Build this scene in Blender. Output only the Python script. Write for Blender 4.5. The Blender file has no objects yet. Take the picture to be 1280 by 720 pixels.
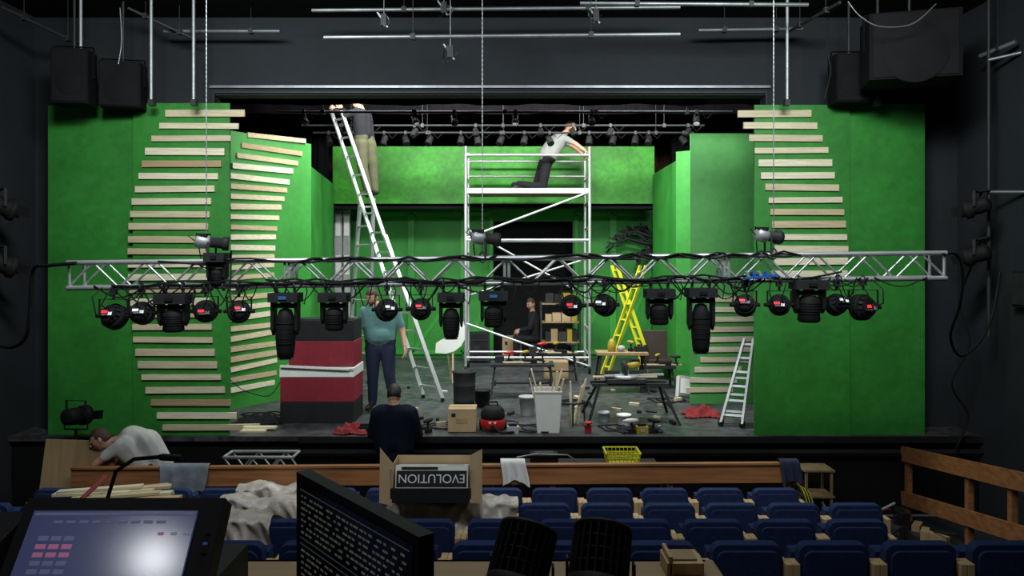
import bpy, math, random
import numpy as np
from mathutils import Vector, Matrix, Euler
random.seed(7)
scene = bpy.context.scene
scene.view_settings.view_transform = 'Standard'
EYE = 2.1      # camera height above the stage deck (z=0), metres
FL = 924.0     # focal length, px of a 1280-wide frame
HZ = 325
def X(px, d): return (px-640)*d/FL
def Z(py, d): return EYE+(HZ-py)*d/FL
def S(px, py, d): return Vector((X(px, d), d, Z(py, d)))   # surveyed point at real depth d
V = Vector
# ------------------------------------------------------------------ materials
def mat(name, col, rough=.6, metal=0, var=.15, scale=6, stretch=(1,1,1), bump=0, emit=0, fine=0, alpha=1, spec=None, dark=None):
    m = bpy.data.materials.new(name); m.use_nodes = True
    nt = m.node_tree; b = nt.nodes['Principled BSDF']
    b.inputs['Roughness'].default_value = rough; b.inputs['Metallic'].default_value = metal
    if spec is not None: b.inputs['Specular IOR Level'].default_value = spec
    tc = nt.nodes.new('ShaderNodeTexCoord'); mp = nt.nodes.new('ShaderNodeMapping')
    mp.inputs['Scale'].default_value = stretch
    nt.links.new(tc.outputs['Object'], mp.inputs['Vector'])
    n = nt.nodes.new('ShaderNodeTexNoise'); n.inputs['Scale'].default_value = scale; n.inputs['Detail'].default_value = 5
    nt.links.new(mp.outputs[0], n.inputs['Vector'])
    r = nt.nodes.new('ShaderNodeValToRGB')
    r.color_ramp.elements[0].position = .3; r.color_ramp.elements[1].position = .7
    d0 = dark if dark else tuple(c*(1-var) for c in col)
    r.color_ramp.elements[0].color = (*d0, 1)
    r.color_ramp.elements[1].color = (*[min(1, c*(1+var)) for c in col], 1)
    nt.links.new(n.outputs['Fac'], r.inputs['Fac'])
    out = r.outputs['Color']
    if fine:
        n2 = nt.nodes.new('ShaderNodeTexNoise'); n2.inputs['Scale'].default_value = scale*9; n2.inputs['Detail'].default_value = 6
        nt.links.new(mp.outputs[0], n2.inputs['Vector'])
        r2 = nt.nodes.new('ShaderNodeValToRGB'); r2.color_ramp.elements[0].position = .35; r2.color_ramp.elements[1].position = .65
        a = 1-fine; r2.color_ramp.elements[0].color = (a, a, a, 1)
        nt.links.new(n2.outputs['Fac'], r2.inputs['Fac'])
        mx = nt.nodes.new('ShaderNodeMix'); mx.data_type = 'RGBA'; mx.blend_type = 'MULTIPLY'; mx.inputs['Factor'].default_value = 1
        nt.links.new(out, mx.inputs[6]); nt.links.new(r2.outputs['Color'], mx.inputs[7]); out = mx.outputs[2]
    nt.links.new(out, b.inputs['Base Color'])
    if bump:
        bp = nt.nodes.new('ShaderNodeBump'); bp.inputs['Strength'].default_value = bump; bp.inputs['Distance'].default_value = .02
        nt.links.new(n.outputs['Fac'], bp.inputs['Height']); nt.links.new(bp.outputs[0], b.inputs['Normal'])
    if emit:
        nt.links.new(out, b.inputs['Emission Color']); b.inputs['Emission Strength'].default_value = emit
    if alpha < 1: b.inputs['Alpha'].default_value = alpha
    return m
GREEN = mat('green_paint', (.03,.225,.03), .5, var=.2, scale=1.3, fine=.18)
GREEN2 = mat('green_paint_dark', (.04,.32,.04), .5, var=.15, scale=1.3, fine=.12)
GREEN3 = mat('green_paint_lit_copy', (.085,.36,.085), .55, var=.14, scale=1.3, fine=.1)  # lit copy of the green: light put into the colour where worklights miss
GREENC = mat('green_paint_bright', (.03,.25,.03), .55, var=.2, scale=1.3, fine=.12)
GREENB = mat('green_paint_patchy', (.045,.33,.02), .55, var=.42, scale=1.4, fine=.28)
GREEND = mat('green_paint_panel', (.026,.24,.028), .6, var=.18, scale=2, fine=.1)
WALL = mat('wall_charcoal', (.022,.026,.032), .8, var=.12, scale=1.2, fine=.1, spec=.3)
BLACK = mat('black_paint', (.006,.006,.007), .85, var=.2, scale=4, spec=.2)
BLKF = mat('black_serge', (.004,.004,.005), .95, var=.3, scale=3, stretch=(4,1,.3), spec=.1)
DRAPE = mat('brown_drape', (.05,.022,.013), .9, var=.6, scale=3, stretch=(3,1,.5), spec=.1)
STG = mat('stage_lino', (.07,.074,.082), .42, var=.5, scale=1.1, fine=.65, bump=.05)
FLR = mat('auditorium_carpet', (.014,.014,.018), .9, var=.3, scale=12)
ALU = mat('aluminium', (.58,.6,.62), .4, .7, var=.1, scale=5)
ALUD = mat('aluminium_dull', (.42,.44,.46), .5, .5, var=.15, scale=5)
STEEL = mat('galvanised_pipe', (.26,.28,.3), .45, .7, var=.2, scale=6)
DSTEEL = mat('dark_steel', (.035,.037,.04), .6, .4, var=.2, scale=6)
PB = mat('black_plastic', (.009,.009,.01), .68, var=.2, scale=8, spec=.2)
PB2 = mat('charcoal_plastic', (.02,.021,.024), .65, var=.2, scale=8, spec=.25)
LENS = mat('lens_glass', (.015,.018,.035), .25, var=.2, spec=.3)
PR = mat('red_plastic', (.45,.012,.015), .35, var=.1)
PW = mat('white_plastic', (.68,.68,.67), .45, var=.05)
PY = mat('yellow_fibreglass', (.58,.55,.02), .5, var=.15)
PYD = mat('tool_yellow', (.35,.25,.02), .5, var=.15)
PBL = mat('blue_plastic', (.02,.1,.42), .4, var=.1)
LEDR = mat('indicator_red', (.9,.03,.05), .5, emit=1.1, var=.02)
LEDW = mat('indicator_white', (.75,.8,.85), .5, emit=.6, var=.02)
LEDB = mat('indicator_blue', (.03,.1,.3), .5, emit=.2, var=.02)
WDS = [mat('pale_timber_%d'%i, c, .7, var=.16, scale=4, stretch=(.6,4,14), fine=.18) for i, c in enumerate([(.62,.53,.36),(.7,.62,.44),(.54,.44,.27),(.6,.52,.35),(.76,.7,.52),(.42,.3,.17)])]
RAIL = mat('varnished_rail', (.27,.115,.045), .42, var=.3, scale=3, stretch=(.6,3,8))
PLY = mat('plywood', (.32,.22,.11), .65, var=.2, scale=3, stretch=(4,1,.5))
CARD = mat('cardboard', (.42,.3,.17), .8, var=.1, scale=5)
SWD = mat('seat_beech', (.5,.34,.18), .45, var=.15, scale=4, stretch=(4,1,1))
BLUE = mat('seat_blue_fabric', (.015,.028,.09), .9, var=.15, scale=30, bump=.1, spec=.2)
PLATE = mat('seat_number_plate', (.07,.09,.17), .4, .3, var=.05)
REDP = mat('crimson_paint', (.25,.012,.03), .6, var=.2, scale=2, fine=.2)
BLKP = mat('black_satin_paint', (.012,.013,.015), .6, var=.2, spec=.3)
WHP = mat('white_paint', (.75,.75,.73), .5, var=.06)
GRY = mat('grey_primer', (.33,.34,.34), .6, var=.15)
SHEET = mat('polythene_sheet', (.46,.41,.37), .4, var=.25, scale=9, bump=.35, fine=.2)
SKIN = mat('skin', (.5,.27,.19), .5, var=.06)
LIP = mat('lips', (.35,.1,.09), .5, var=.05)
HAIRB = mat('brown_hair', (.05,.028,.016), .7, var=.3, scale=40)
HAIRD = mat('dark_hair', (.012,.01,.009), .6, var=.3, scale=40)
HAIRG = mat('ginger_hair', (.16,.07,.03), .7, var=.3, scale=40)
EYEW = mat('eye_white', (.8,.8,.8), .2, var=.02)
TEAL = mat('teal_shirt', (.1,.22,.22), .85, var=.15, scale=9, bump=.2)
NAVY = mat('navy_cloth', (.012,.018,.05), .85, var=.15, scale=9)
NAVYD = mat('dark_navy_jumper', (.006,.009,.024), .9, var=.15, scale=9, spec=.2)
GREYS = mat('grey_tshirt', (.27,.28,.27), .85, var=.1, scale=9, bump=.2)
GREYL = mat('pale_grey_tshirt', (.58,.59,.57), .85, var=.1, scale=9, bump=.2)
OLIVE = mat('olive_trousers', (.055,.055,.025), .85, var=.2, scale=9, bump=.2)
DARKC = mat('dark_cloth', (.014,.014,.018), .9, var=.15, scale=9, spec=.2)
SHOE = mat('shoe_leather', (.02,.015,.012), .5, var=.1)
REDC = mat('red_cloth', (.2,.01,.013), .9, var=.2, scale=9, bump=.3)
GREYC = mat('grey_blue_cloth', (.16,.19,.23), .9, var=.3, scale=9, bump=.3)
# ------------------------------------------------------------------ mesh builder
class MB:
    def __init__(s): s.v=[]; s.f=[]; s.mi=[]; s.sm=[]; s.mats=[]
    def add(s, vs, fs, m, smooth=False):
        o=len(s.v); s.v += [tuple(v) for v in vs]
        if m not in s.mats: s.mats.append(m)
        k=s.mats.index(m)
        for f in fs: s.f.append([i+o for i in f]); s.mi.append(k); s.sm.append(smooth)
    def box(s, c, sz, m, R=None, taper=1.0):
        c=V(c); hx,hy,hz=[q/2 for q in sz]; vs=[]
        for z in (-hz,hz):
            t = taper if z<0 else 1.0
            for x,y in ((-hx,-hy),(hx,-hy),(hx,hy),(-hx,hy)):
                p=V((x*t,y*t,z)); p = (R@p if R else p)+c; vs.append(p)
        s.add(vs, [(3,2,1,0),(4,5,6,7),(0,1,5,4),(1,2,6,5),(2,3,7,6),(3,0,4,7)], m)
    def beam(s, a, b, w, t, m, ref=(0,1,0)):
        a=V(a); b=V(b); z=(b-a); L=z.length; z=z.normalized(); x=V(ref); x=(x-z*x.dot(z))
        if x.length<1e-4: x=V((1,0,0))-z*z.x
        x.normalize(); y=z.cross(x)
        R=Matrix((x,y,z)).transposed(); s.box((a+b)/2,(w,t,L),m,R)
    def tube(s, pts, r, m, n=8, smooth=True, caps=True):
        pts=[V(p) for p in pts]; N=len(pts)
        rs = r if isinstance(r,(list,tuple)) else [r]*N
        t0=(pts[1]-pts[0]).normalized(); up=V((0,0,1)) if abs(t0.z)<.9 else V((1,0,0))
        x=(up-t0*up.dot(t0)).normalized(); vs=[]; fs=[]
        for i,p in enumerate(pts):
            a=pts[max(i-1,0)]; b=pts[min(i+1,N-1)]; t=(b-a)
            t = t.normalized() if t.length>1e-9 else t0
            x=(x-t*x.dot(t)); x = x.normalized() if x.length>1e-6 else V((1,0,0)); y=t.cross(x)
            for k in range(n):
                an=2*math.pi*k/n; vs.append(p+(x*math.cos(an)+y*math.sin(an))*rs[i])
        for i in range(N-1):
            for k in range(n):
                k2=(k+1)%n; fs.append((i*n+k,i*n+k2,(i+1)*n+k2,(i+1)*n+k))
        s.add(vs,fs,m,smooth)
        if caps:
            s.add(vs[:n],[tuple(reversed(range(n)))],m); s.add(vs[-n:],[tuple(range(n))],m)
    def cyl(s,a,b,r,m,n=12,r2=None): s.tube([a,b],[r,r if r2 is None else r2],m,n)
    def ell(s,c,r,m,nu=14,nv=10,R=None):
        c=V(c); vs=[];fs=[]
        for j in range(nv+1):
            th=math.pi*j/nv
            for i in range(nu):
                ph=2*math.pi*i/nu
                p=V((r[0]*math.sin(th)*math.cos(ph), r[1]*math.sin(th)*math.sin(ph), r[2]*math.cos(th)))
                vs.append((R@p if R else p)+c)
        for j in range(nv):
            for i in range(nu):
                i2=(i+1)%nu; fs.append((j*nu+i,(j+1)*nu+i,(j+1)*nu+i2,j*nu+i2))
        s.add(vs,fs,m,True)
    def lathe(s,prof,o,m,axis=(0,0,1),n=20,smooth=True):
        z=V(axis).normalized(); o=V(o); up=V((0,0,1)) if abs(z.z)<.9 else V((1,0,0))
        x=(up-z*up.dot(z)).normalized(); y=z.cross(x); vs=[];fs=[]
        for r,h in prof:
            for k in range(n):
                a=2*math.pi*k/n; vs.append(o+z*h+(x*math.cos(a)+y*math.sin(a))*r)
        for i in range(len(prof)-1):
            for k in range(n):
                k2=(k+1)%n; fs.append((i*n+k,i*n+k2,(i+1)*n+k2,(i+1)*n+k))
        fs.append(tuple(reversed(range(n)))); fs.append(tuple(range((len(prof)-1)*n,len(prof)*n)))
        s.add(vs,fs,m,smooth)
    def prism(s,poly,o,ux,uy,th,m):
        o=V(o);ux=V(ux);uy=V(uy);w=ux.cross(uy).normalized()*th; n=len(poly)
        vs=[o+ux*a+uy*b for a,b in poly]+[o+ux*a+uy*b+w for a,b in poly]
        fs=[tuple(reversed(range(n))),tuple(range(n,2*n))]+[(i,(i+1)%n,n+(i+1)%n,n+i) for i in range(n)]
        s.add(vs,fs,m)
    def grid(s,fn,nu,nv,m):
        vs=[fn(i/nu,j/nv) for j in range(nv+1) for i in range(nu+1)]
        fs=[(j*(nu+1)+i,j*(nu+1)+i+1,(j+1)*(nu+1)+i+1,(j+1)*(nu+1)+i) for j in range(nv) for i in range(nu)]
        s.add(vs,fs,m,True)
    def mesh(s,name):
        me=bpy.data.meshes.new(name); me.from_pydata(s.v,[],s.f)
        for m in s.mats: me.materials.append(m)
        me.polygons.foreach_set('material_index',s.mi); me.polygons.foreach_set('use_smooth',s.sm); me.update(); return me
    def build(s,name,bevel=0,parent=None,center=True):
        if center and s.v and not parent:
            a=np.array(s.v); c=(a.min(0)+a.max(0))/2; c[2]=a[:,2].min(); s.v=[tuple(p) for p in (a-c)]
        else: c=(0,0,0)
        me=s.mesh(name); ob=bpy.data.objects.new(name,me); ob.location=c
        scene.collection.objects.link(ob)
        if bevel:
            b=ob.modifiers.new('bevel','BEVEL'); b.width=bevel; b.segments=2; b.limit_method='ANGLE'; b.angle_limit=math.radians(50)
        if parent: ob.parent=parent
        return ob
def rnd(a,b): return random.uniform(a,b)
# ------------------------------------------------------------------ room shell
LX,RX=-6.0,5.6
CZ=5.15
def slab(name,x0,x1,y0,y1,z0,z1,m,bevel=0):
    b=MB(); b.box(((x0+x1)/2,(y0+y1)/2,(z0+z1)/2),(x1-x0,y1-y0,z1-z0),m); return b.build(name,bevel)
FZ=-.95
slab('floor',LX,RX,-2.2,8.8,FZ-.1,FZ,FLR)
slab('wall_left',LX-.2,LX,-2.4,17.2,FZ-.1,7.2,WALL)
slab('wall_right',RX,RX+.2,-2.4,17.2,FZ-.1,7.2,WALL)
slab('wall_rear',LX,RX,-2.4,-2.2,FZ-.1,5.1,WALL)
slab('wall_stage_back',LX,RX,17,17.2,FZ-.1,7.0,BLACK)
slab('ceiling',LX,RX,-2.4,9.3,CZ,5.3,BLACK)
slab('ceiling_stage',LX,RX,9.3,17.2,7.0,7.2,BLACK)
pm=MB(); x0,x1=X(268,9.3),X(957,9.3); zt=Z(119,9.3)
pm.box(((LX+x0)/2,9.4,(zt)/2),(x0-LX,.2,zt),WALL); pm.box(((RX+x1)/2,9.4,zt/2),(RX-x1,.2,zt),WALL)
pm.box(((LX+RX)/2,9.4,(zt+7)/2),(RX-LX,.2,7-zt),WALL)
pm.build('wall_proscenium')
tm=MB(); tm.beam((x0,9.28,zt+.03),(x1,9.28,zt+.03),.03,.02,DSTEEL); tm.beam((x0,9.28,zt+.03),(x0,9.28,zt-.12),.03,.02,DSTEEL); tm.beam((x1,9.28,zt+.03),(x1,9.28,zt-.12),.03,.02,DSTEEL)
tm.beam((x0-.05,9.27,zt+.1),(x1+.05,9.27,zt+.1),.02,.03,STEEL)
tm.build('trim_1')
st=MB(); st.box(((LX+RX)/2,12.9,-.03),(RX-LX,8.2,.06),STG); st.box(((LX+RX)/2,12.93,-.5),(RX-LX,8.14,.9),BLACK)
st.box(((X(373,8.8)+RX)/2,8.79,-.035),(RX-X(373,8.8),.03,.075),BLKP)
st.box(((X(373,8.8)+RX)/2,8.775,-.17),(RX-X(373,8.8),.02,.04),DSTEEL)
st.build('floor_stage')
rk=MB()
for y0,y1,z in ((5.95,6.75,-.83),(5.1,5.95,-.67),(4.2,5.1,-.49),(3.35,4.2,-.33),(2.5,3.35,-.1),(-2.15,2.5,.35)):
    rk.box(((LX+RX)/2,(y0+y1)/2,(FZ+z)/2),(RX-LX-.02,y1-y0,z-FZ),FLR); rk.box(((LX+RX)/2,y1-.02,z+.002),(RX-LX-.02,.04,.006),DSTEEL)
rk.build('seating_rake')
# ------------------------------------------------------------------ green flats
def flat(name,a,b,z1,m,z0=0.0,th=.03,brace=True):
    a=V((a[0],a[1],0));b=V((b[0],b[1],0)); mb=MB(); d=(b-a).normalized(); n=V((-d.y,d.x,0))
    c=(a+b)/2+n*th/2; R=Matrix((d,n,V((0,0,1)))).transposed()
    mb.box((c.x,c.y,(z0+z1)/2),((b-a).length,th,z1-z0),m,R)
    if brace:
        for t in (.1,.5,.9):
            p=a+(b-a)*t+n*(th+.02); mb.box((p.x,p.y,(z0+z1)/2-.03),(.06,.04,z1-z0-.1),WDS[2],R)
        for zz in (z0+.06,(z0+z1)/2,z1-.1):
            p=(a+b)/2+n*(th+.02); mb.box((p.x,p.y,zz),((b-a).length*.8,.04,.08),WDS[2],R)
    return mb.build(name)
d1=8.86
CB=(389,11.6)
flat('green_scenery_flat',(X(60,8.9),8.9),(X(166,8.9),8.9),3.96,GREEN)
flat('green_scenery_flat',(X(166,d1),d1),(X(287,d1),d1),3.98,GREEN)
flat('green_scenery_flat',(X(280,10.3),10.3),(X(CB[0],CB[1]),CB[1]),3.92,GREENC)
flat('green_scenery_flat',(X(388,11.8),11.8),(X(417,14.6),14.6),3.6,GREEND)
flat('green_scenery_flat',(X(943,d1),d1),(X(1062,d1),d1),3.96,GREEN)
flat('green_scenery_flat',(X(1062,8.9),8.9),(X(1156,8.9),8.9),3.98,GREEN)
flat('green_scenery_flat',(X(863,10.8),10.8),(X(952,10.8),10.8),3.95,GREEN3)
flat('green_scenery_flat',(X(845,12.5),12.5),(X(868,12.3),12.3),3.93,GREENC)
flat('green_scenery_flat',(X(816,14.7),14.7),(X(846,12.6),12.6),3.8,GREEND)
g=MB(); bx0,bx1=X(416,14.8),X(818,14.8); zb,ztp=Z(258,14.8),Z(183,14.8)
g.box(((bx0+bx1)/2,14.83,(zb+ztp)/2),(bx1-bx0,.06,ztp-zb),GREENB)
g.box(((bx0+bx1)/2,15.35,zb+.03),(bx1-bx0,1.1,.05),GREEND)
g.beam((bx0,14.79,zb-.02),(bx1,14.79,zb-.02),.05,.05,BLACK)
w0,w1=X(617,15.9),X(716,15.9)
for a,b in ((bx0-.6,w0),(w1,bx1+.6)):
    g.box(((a+b)/2,15.95,zb/2),(b-a,.1,zb),GREEND)
g.box(((w0+w1)/2,15.95,zb-.12),(w1-w0,.1,.24),GREEND)
def panel(px0,px1,py0,py1,d=15.88):
    a,b=X(px0,d),X(px1,d);c,e=Z(py1,d),Z(py0,d)
    for q in ((a,c,a,e),(b,c,b,e)): g.beam((q[0],d,q[1]),(q[2],d,q[3]),.07,.07,GREEN2,(1,0,0))
    for zz in (c,e,(c+e)/2): g.beam((a,d,zz),(b,d,zz),.07,.09,GREEN2)
    g.beam((a,d+.02,c),(b,d+.02,(c+e)/2),.03,.08,GREEN2)
panel(448,512,268,440); panel(516,578,268,440); panel(720,764,268,440); panel(768,812,268,440); panel(584,614,268,440)
g.build('green_gallery_set_wall')
slab('black_backing_flat',w0-.8,w1+.8,16.5,16.55,0,3.4,BLACK)
def drape(name,xa,xb,y,z0,z1,m,amp=.05,fr=40):
    b=MB(); b.grid(lambda u,v:V((xa+(xb-xa)*u,y+amp*math.sin(u*fr)*(1-.3*v)+amp*.4*math.sin(u*fr*2.7),z0+(z1-z0)*v)),160,4,m); return b.build(name)
drape('black_border_curtain',x0-.5,x1+.5,9.9,Z(131,9.9),5.4,BLKF)
drape('black_border_curtain',LX+.3,RX-.3,13.4,4.75,6.9,BLKF)
drape('brown_backdrop_curtain',LX+.3,RX-.3,16.3,3.4,6.9,DRAPE,.07,60)
drape('black_leg_curtain',LX+.2,-3.7,14.9,.02,6.8,BLKF)
drape('black_leg_curtain',3.2,RX-.2,14.9,.02,6.8,BLKF)
# ------------------------------------------------------------------ slats
def slats(name,rows,dfn,h=.078,th=.022):
    mb=MB()
    for y,xa,xb in rows:
        ja,jb=rnd(-1,1),rnd(-1,1)
        a=S(xa,y+ja*.7,dfn(xa)-.015); b=S(xb,y+jb*.7,dfn(xb)-.015)
        w=random.choice(WDS[:5] if rnd(0,1)<.93 else WDS[5:])
        mb.beam(a,b,th,h*rnd(.85,1.1),w,(0,1,0))
    return mb.build(name)
def interp(pts,y):
    for (y0,v0),(y1,v1) in zip(pts,pts[1:]):
        if y0<=y<=y1: return v0+(v1-v0)*(y-y0)/(y1-y0)
    return pts[-1][1] if y>pts[0][0] else pts[0][1]
Lc=[(140,208),(157,200),(173,190),(188,182),(204,178),(219,174),(237,169),(252,165),(268,163),(285,161),(316,160),(360,161),(396,165),(427,167),(458,173),(490,183),(520,197),(540,206)]
slats('wooden_slat_cladding',[(142+15.7*i,interp(Lc,142+15.7*i),interp(Lc,142+15.7*i)+99) for i in range(26)],lambda px:d1)
dC=lambda px:10.3+(px-280)/(CB[0]-280)*(CB[1]-10.3)
L2=[(160,320),(172,306),(186,300),(199,294),(213,288),(505,288)]
R2=[(160,385),(172,381),(186,376),(199,370),(213,363),(239,357),(263,350),(289,345),(330,342),(400,343),(440,347),(480,345),(505,338)]
mbs=MB()
for i in range(26):
    y=169+12.75*i; xa=interp(L2,y); xb=interp(R2,y)
    z=Z(y,dC(xa)); da,db=dC(xa)-.03,dC(xb)-.03
    mbs.beam((X(xa,da),da,z),(X(xb,db),db,z+rnd(.0,.05)),.022,.072*rnd(.85,1.1),random.choice(WDS[:5]) if i>2 else WDS[2+3*(i%2)],(0,1,0))
mbs.build('wooden_slat_cladding')
Rc=[(140,921),(157,929),(173,936),(188,943),(204,948),(219,951),(236,957),(251,961),(267,963),(281,965),(311,968),(380,966)]
slats('wooden_slat_cladding',[(142+15.4*i,interp(Rc,142+15.4*i),interp(Rc,142+15.4*i)+92) for i in range(14)],lambda px:d1)
R3=[(375,894),(399,891),(424,886),(449,876),(461,869),(487,858),(500,855)]
mb3=MB()
for i in range(10):
    y=374+12.6*i; xa=interp(R3,y); mb3.beam(S(xa,y,10.77),S(xa+58,y+rnd(-1,1),10.77),.022,.075,WDS[4] if i%3 else WDS[1],(0,1,0))
mb3.build('wooden_slat_cladding')
# ------------------------------------------------------------------ lighting truss
tr=MB(); dT=6.88
xa,xb=X(84,dT),X(1183,dT)
def tz(x,z): return z+(x)*.0112
zt2,zb2=2.12,1.885
for yy in (6.88,7.12):
    for zz in (zt2,zb2): tr.tube([(xa,yy,tz(xa,zz)),(xb,yy,tz(xb,zz))],.0235,ALU,10)
N=34
for i in range(N):
    p=xa+(xb-xa)*i/N; q=xa+(xb-xa)*(i+1)/N; up=i%2
    for yy in (6.88,7.12):
        tr.cyl((p,yy,tz(p,zt2 if up else zb2)),(q,yy,tz(q,zb2 if up else zt2)),.011,ALU,6)
    for zz in (zt2,zb2): tr.cyl((p,6.88 if up else 7.12,tz(p,zz)),(q,7.12 if up else 6.88,tz(q,zz)),.010,ALU,6)
for p in [xa,xb]+[xa+(xb-xa)*k/4 for k in (1,2,3)]:
    for dx in (-.02,.02):
        if (p==xa and dx<0) or (p==xb and dx>0): continue
        for yy in (6.88,7.12): tr.cyl((p+dx,yy,tz(p,zb2)),(p+dx,yy,tz(p,zt2)),.014,ALU,8)
        for zz in (zt2,zb2): tr.cyl((p+dx,6.88,tz(p,zz)),(p+dx,7.12,tz(p,zz)),.014,ALU,8)
for k in range(9):
    pts=[];a=rnd(xa,xb-2.5);L=rnd(1.5,4.5)
    for i in range(26):
        x=min(a+L*i/25,xb-.05); pts.append((x,6.85+rnd(-.01,.01),tz(x,zt2+.03-.05*abs(math.sin(i*.55+k))+rnd(-.01,.01)-(0 if k%2 else .2))))
    tr.tube(pts,.010,PB,5)
for k in range(44):
    a=rnd(xa+.2,xb-.6);w=rnd(.12,.5);h=rnd(.06,.22)
    tr.tube([(a+w*i/10,6.85+.01*math.sin(i),tz(a,zb2+.02)-h*math.sin(math.pi*i/10)) for i in range(11)],rnd(.005,.009),PB,5)
tr.build('lighting_truss')
for px,yb in ((258,322),(603,318),(967,314)):
    m=MB(); x=X(px,7.0); zz=tz(x,zt2)+.02; n=int((CZ-.01-zz)/.022)
    m.tube([(x,7,zz+(CZ-.01-zz)*i/n) for i in range(n+1)],[.003 if i%2 else .007 for i in range(n+1)],STEEL if px!=603 else ALUD,6)
    m.tube([(x+.03*math.cos(a),7,zz-.01+.05*math.sin(a)) for a in [k*math.pi/6 for k in range(13)]],.008,DSTEEL,6)
    m.build('hoist_chain')
def yoke(m,c,r,top,ax=V((1,0,0))):
    a=c-ax*r; b=c+ax*r; t=V((c.x,c.y,top))
    for q in (a,b): m.beam(q-V((0,0,.02)),V((q.x,q.y,top)),.03,.006,PB2,(0,1,0))
    m.beam(V((a.x,a.y,top)),V((b.x,b.y,top)),.03,.006,PB2,(0,1,0)) 
    m.cyl(t,t+V((0,0,.05)),.012,DSTEEL,8); m.box(t+V((0,0,.07)),(.05,.05,.06),DSTEEL)
def clamp_top(m,x,z,y=6.88):
    m.tube([(x,y+.036*math.cos(a),z+.036*math.sin(a)) for a in [k*math.pi/6 for k in range(12)]],.009,DSTEEL,6); 
def parcan(px,py,size=30,tilt=.35,yaw=0,d=6.88,lit=0):
    m=MB(); s=FL/d; r=size/s/2*.92; c=S(px,py,d); ztr=tz(c.x,zb2)
    ax=Matrix.Rotation(yaw,3,'Z')@V((0,math.cos(tilt),-math.sin(tilt)))
    m.lathe([(r*.3,-.085),(r*.62,-.08),(r*.66,-.03),(r*.95,-.025),(r,-.015),(r,.06),(r*.93,.062),(r*.9,.03)],c,PB,ax,22,False)
    sx=ax.cross(V((0,0,1))).normalized(); sy=sx.cross(ax)
    for k in range(12):
        a=k*math.pi/6; u=sx*math.cos(a)+sy*math.sin(a); m.beam(c-ax*.07+u*r*.68,c-ax*.02+u*r*.8,.006,.03,PB2,u)
    m.lathe([(r*.88,0),(r*.88,.01)],c+ax*.04,LENS,ax,18)
    R=Matrix((sx,ax,sy)).transposed()
    m.box(c-ax*.09,(r*1.1,.02,r*.6),PB2,R)
    m.box(c-ax*.102+sy*r*.05-sx*r*.2,(r*.5,.006,r*.22),LEDR if lit!=1 else LEDW,R); m.box(c-ax*.102+sx*r*.32-sy*.01,(r*.3,.006,r*.25),LEDW if lit!=2 else GRY,R)
    m.box(c-ax*.102-sy*r*.2-sx*r*.1,(r*.6,.006,r*.08),GRY,R)
    yoke(m,c,r*1.1,c.z+r*1.3); 
    for s_ in (-1,1): m.cyl(c+V((s_*r*.9,0,0)),c+V((s_*(r*1.1+.03),0,0)),.018,PB,8)
    m.cyl((c.x,d,c.z+r*1.3),(c.x,d,ztr-.03),.012,DSTEEL,8); clamp_top(m,c.x,ztr,d)
    m.tube([c-ax*.08+sx*r*.4,c-ax*.2+V((.02,0,.03)),c-ax*.16+V((.05,0,r*1.3)),(c.x+.06,d-.03,ztr)],.006,PB,6)
    m.tube([c-ax*.08-sx*r*.4,c-ax*.18+V((-.04,0,-.06)),c-ax*.16+V((-.09,0,r*1.0)),(c.x-.09,d-.03,ztr)],.006,PB,6)
    m.build('led_par_light')
def movinghead(px,py0,py1,w=34,long=False,d=6.88):
    m=MB(); s=FL/d; x=X(px,d); zt_=Z(py0,d); zb_=Z(py1,d); W=w/s; ztr=tz(x,zb2); hb=.085
    m.box((x,d,zt_-hb/2),(W*1.15,.2,hb),PB2); m.box((x,d-.105,zt_-hb/2),(W*.3,.01,hb*.35),random.choice([LEDB,PB,PB])); m.box((x,d,zt_-hb*.5),(W*1.2,.12,hb*.5),PB)
    for k in (-.35,.35): m.cyl((x+k*W,d,zt_),(x+k*W,d,ztr-.02),.014,DSTEEL,8); clamp_top(m,x+k*W,ztr,d)
    m.cyl((x,d,zt_-hb),(x,d,zt_-hb-.03),.05,PB,14)
    at=zt_-hb-.02; L=at-zb_; ay=at-L*(.42 if not long else .4); 
    for k in (-1,1):
        m.box((x+k*W*.46,d,(at+ay)/2-.01),(W*.12,.11,at-ay+.06),PB); m.ell((x+k*W*.46,d,ay-.03),(W*.07,.06,.06),PB)
    m.box((x,d,at-.015),(W,.1,.04),PB)
    r=W*.38; h=(at-.04)-zb_
    prof=[(r*.45,0),(r*.8,.01),(r*.9,h*.15),(r,h*.4),(r,h*.6),(r*.92,h*.8),(r*.6,h*.97),(r*.3,h)] if long else [(r*.9,0),(r*1.0,.015),(r*.95,h*.3),(r,h*.5),(r*.98,h*.85),(r*.6,h)]
    m.lathe(prof,(x,d,zb_),PB,(0,0,1),20); m.lathe([(r*.8,0),(r*.8,.006)],(x,d,zb_-.006),LENS,(0,0,1),18)
    for k in range(5): 
        zz=zb_+h*(.3+.1*k); m.lathe([(r*1.02,0),(r*1.02,.006)],(x,d,zz),PB,(0,0,1),20)
    m.tube([(x+W*.5,d-.05,zt_-.03),(x+W*.8,d-.06,zt_-.1),(x+W*.9,d-.05,zt_+.02),(x+W*.8,d-.03,ztr)],.007,PB,6)
    m.build('moving_head_light')
k=0
for px,py,sz in ((142,395,35),(177,391,31),(257,389,31),(299,389,30),(484,387,30),(526,386,29),(714,382,30),(755,381,30),(931,381,29),(974,381,29),(1046,380,29),(1079,384,36)):
    parcan(px,py,sz,tilt=rnd(.0,.45),yaw=rnd(-.5,.5),lit=k%3); k+=1
for px,a,b,w,l in ((217,368,414,34,0),(357,366,448,32,1),(418,366,412,31,0),(564,366,423,28,1),(617,364,408,31,0),(824,361,405,31,0),(876,360,441,31,1),(1011,350,402,36,0)):
    movinghead(px,a,b,w,l)
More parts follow.
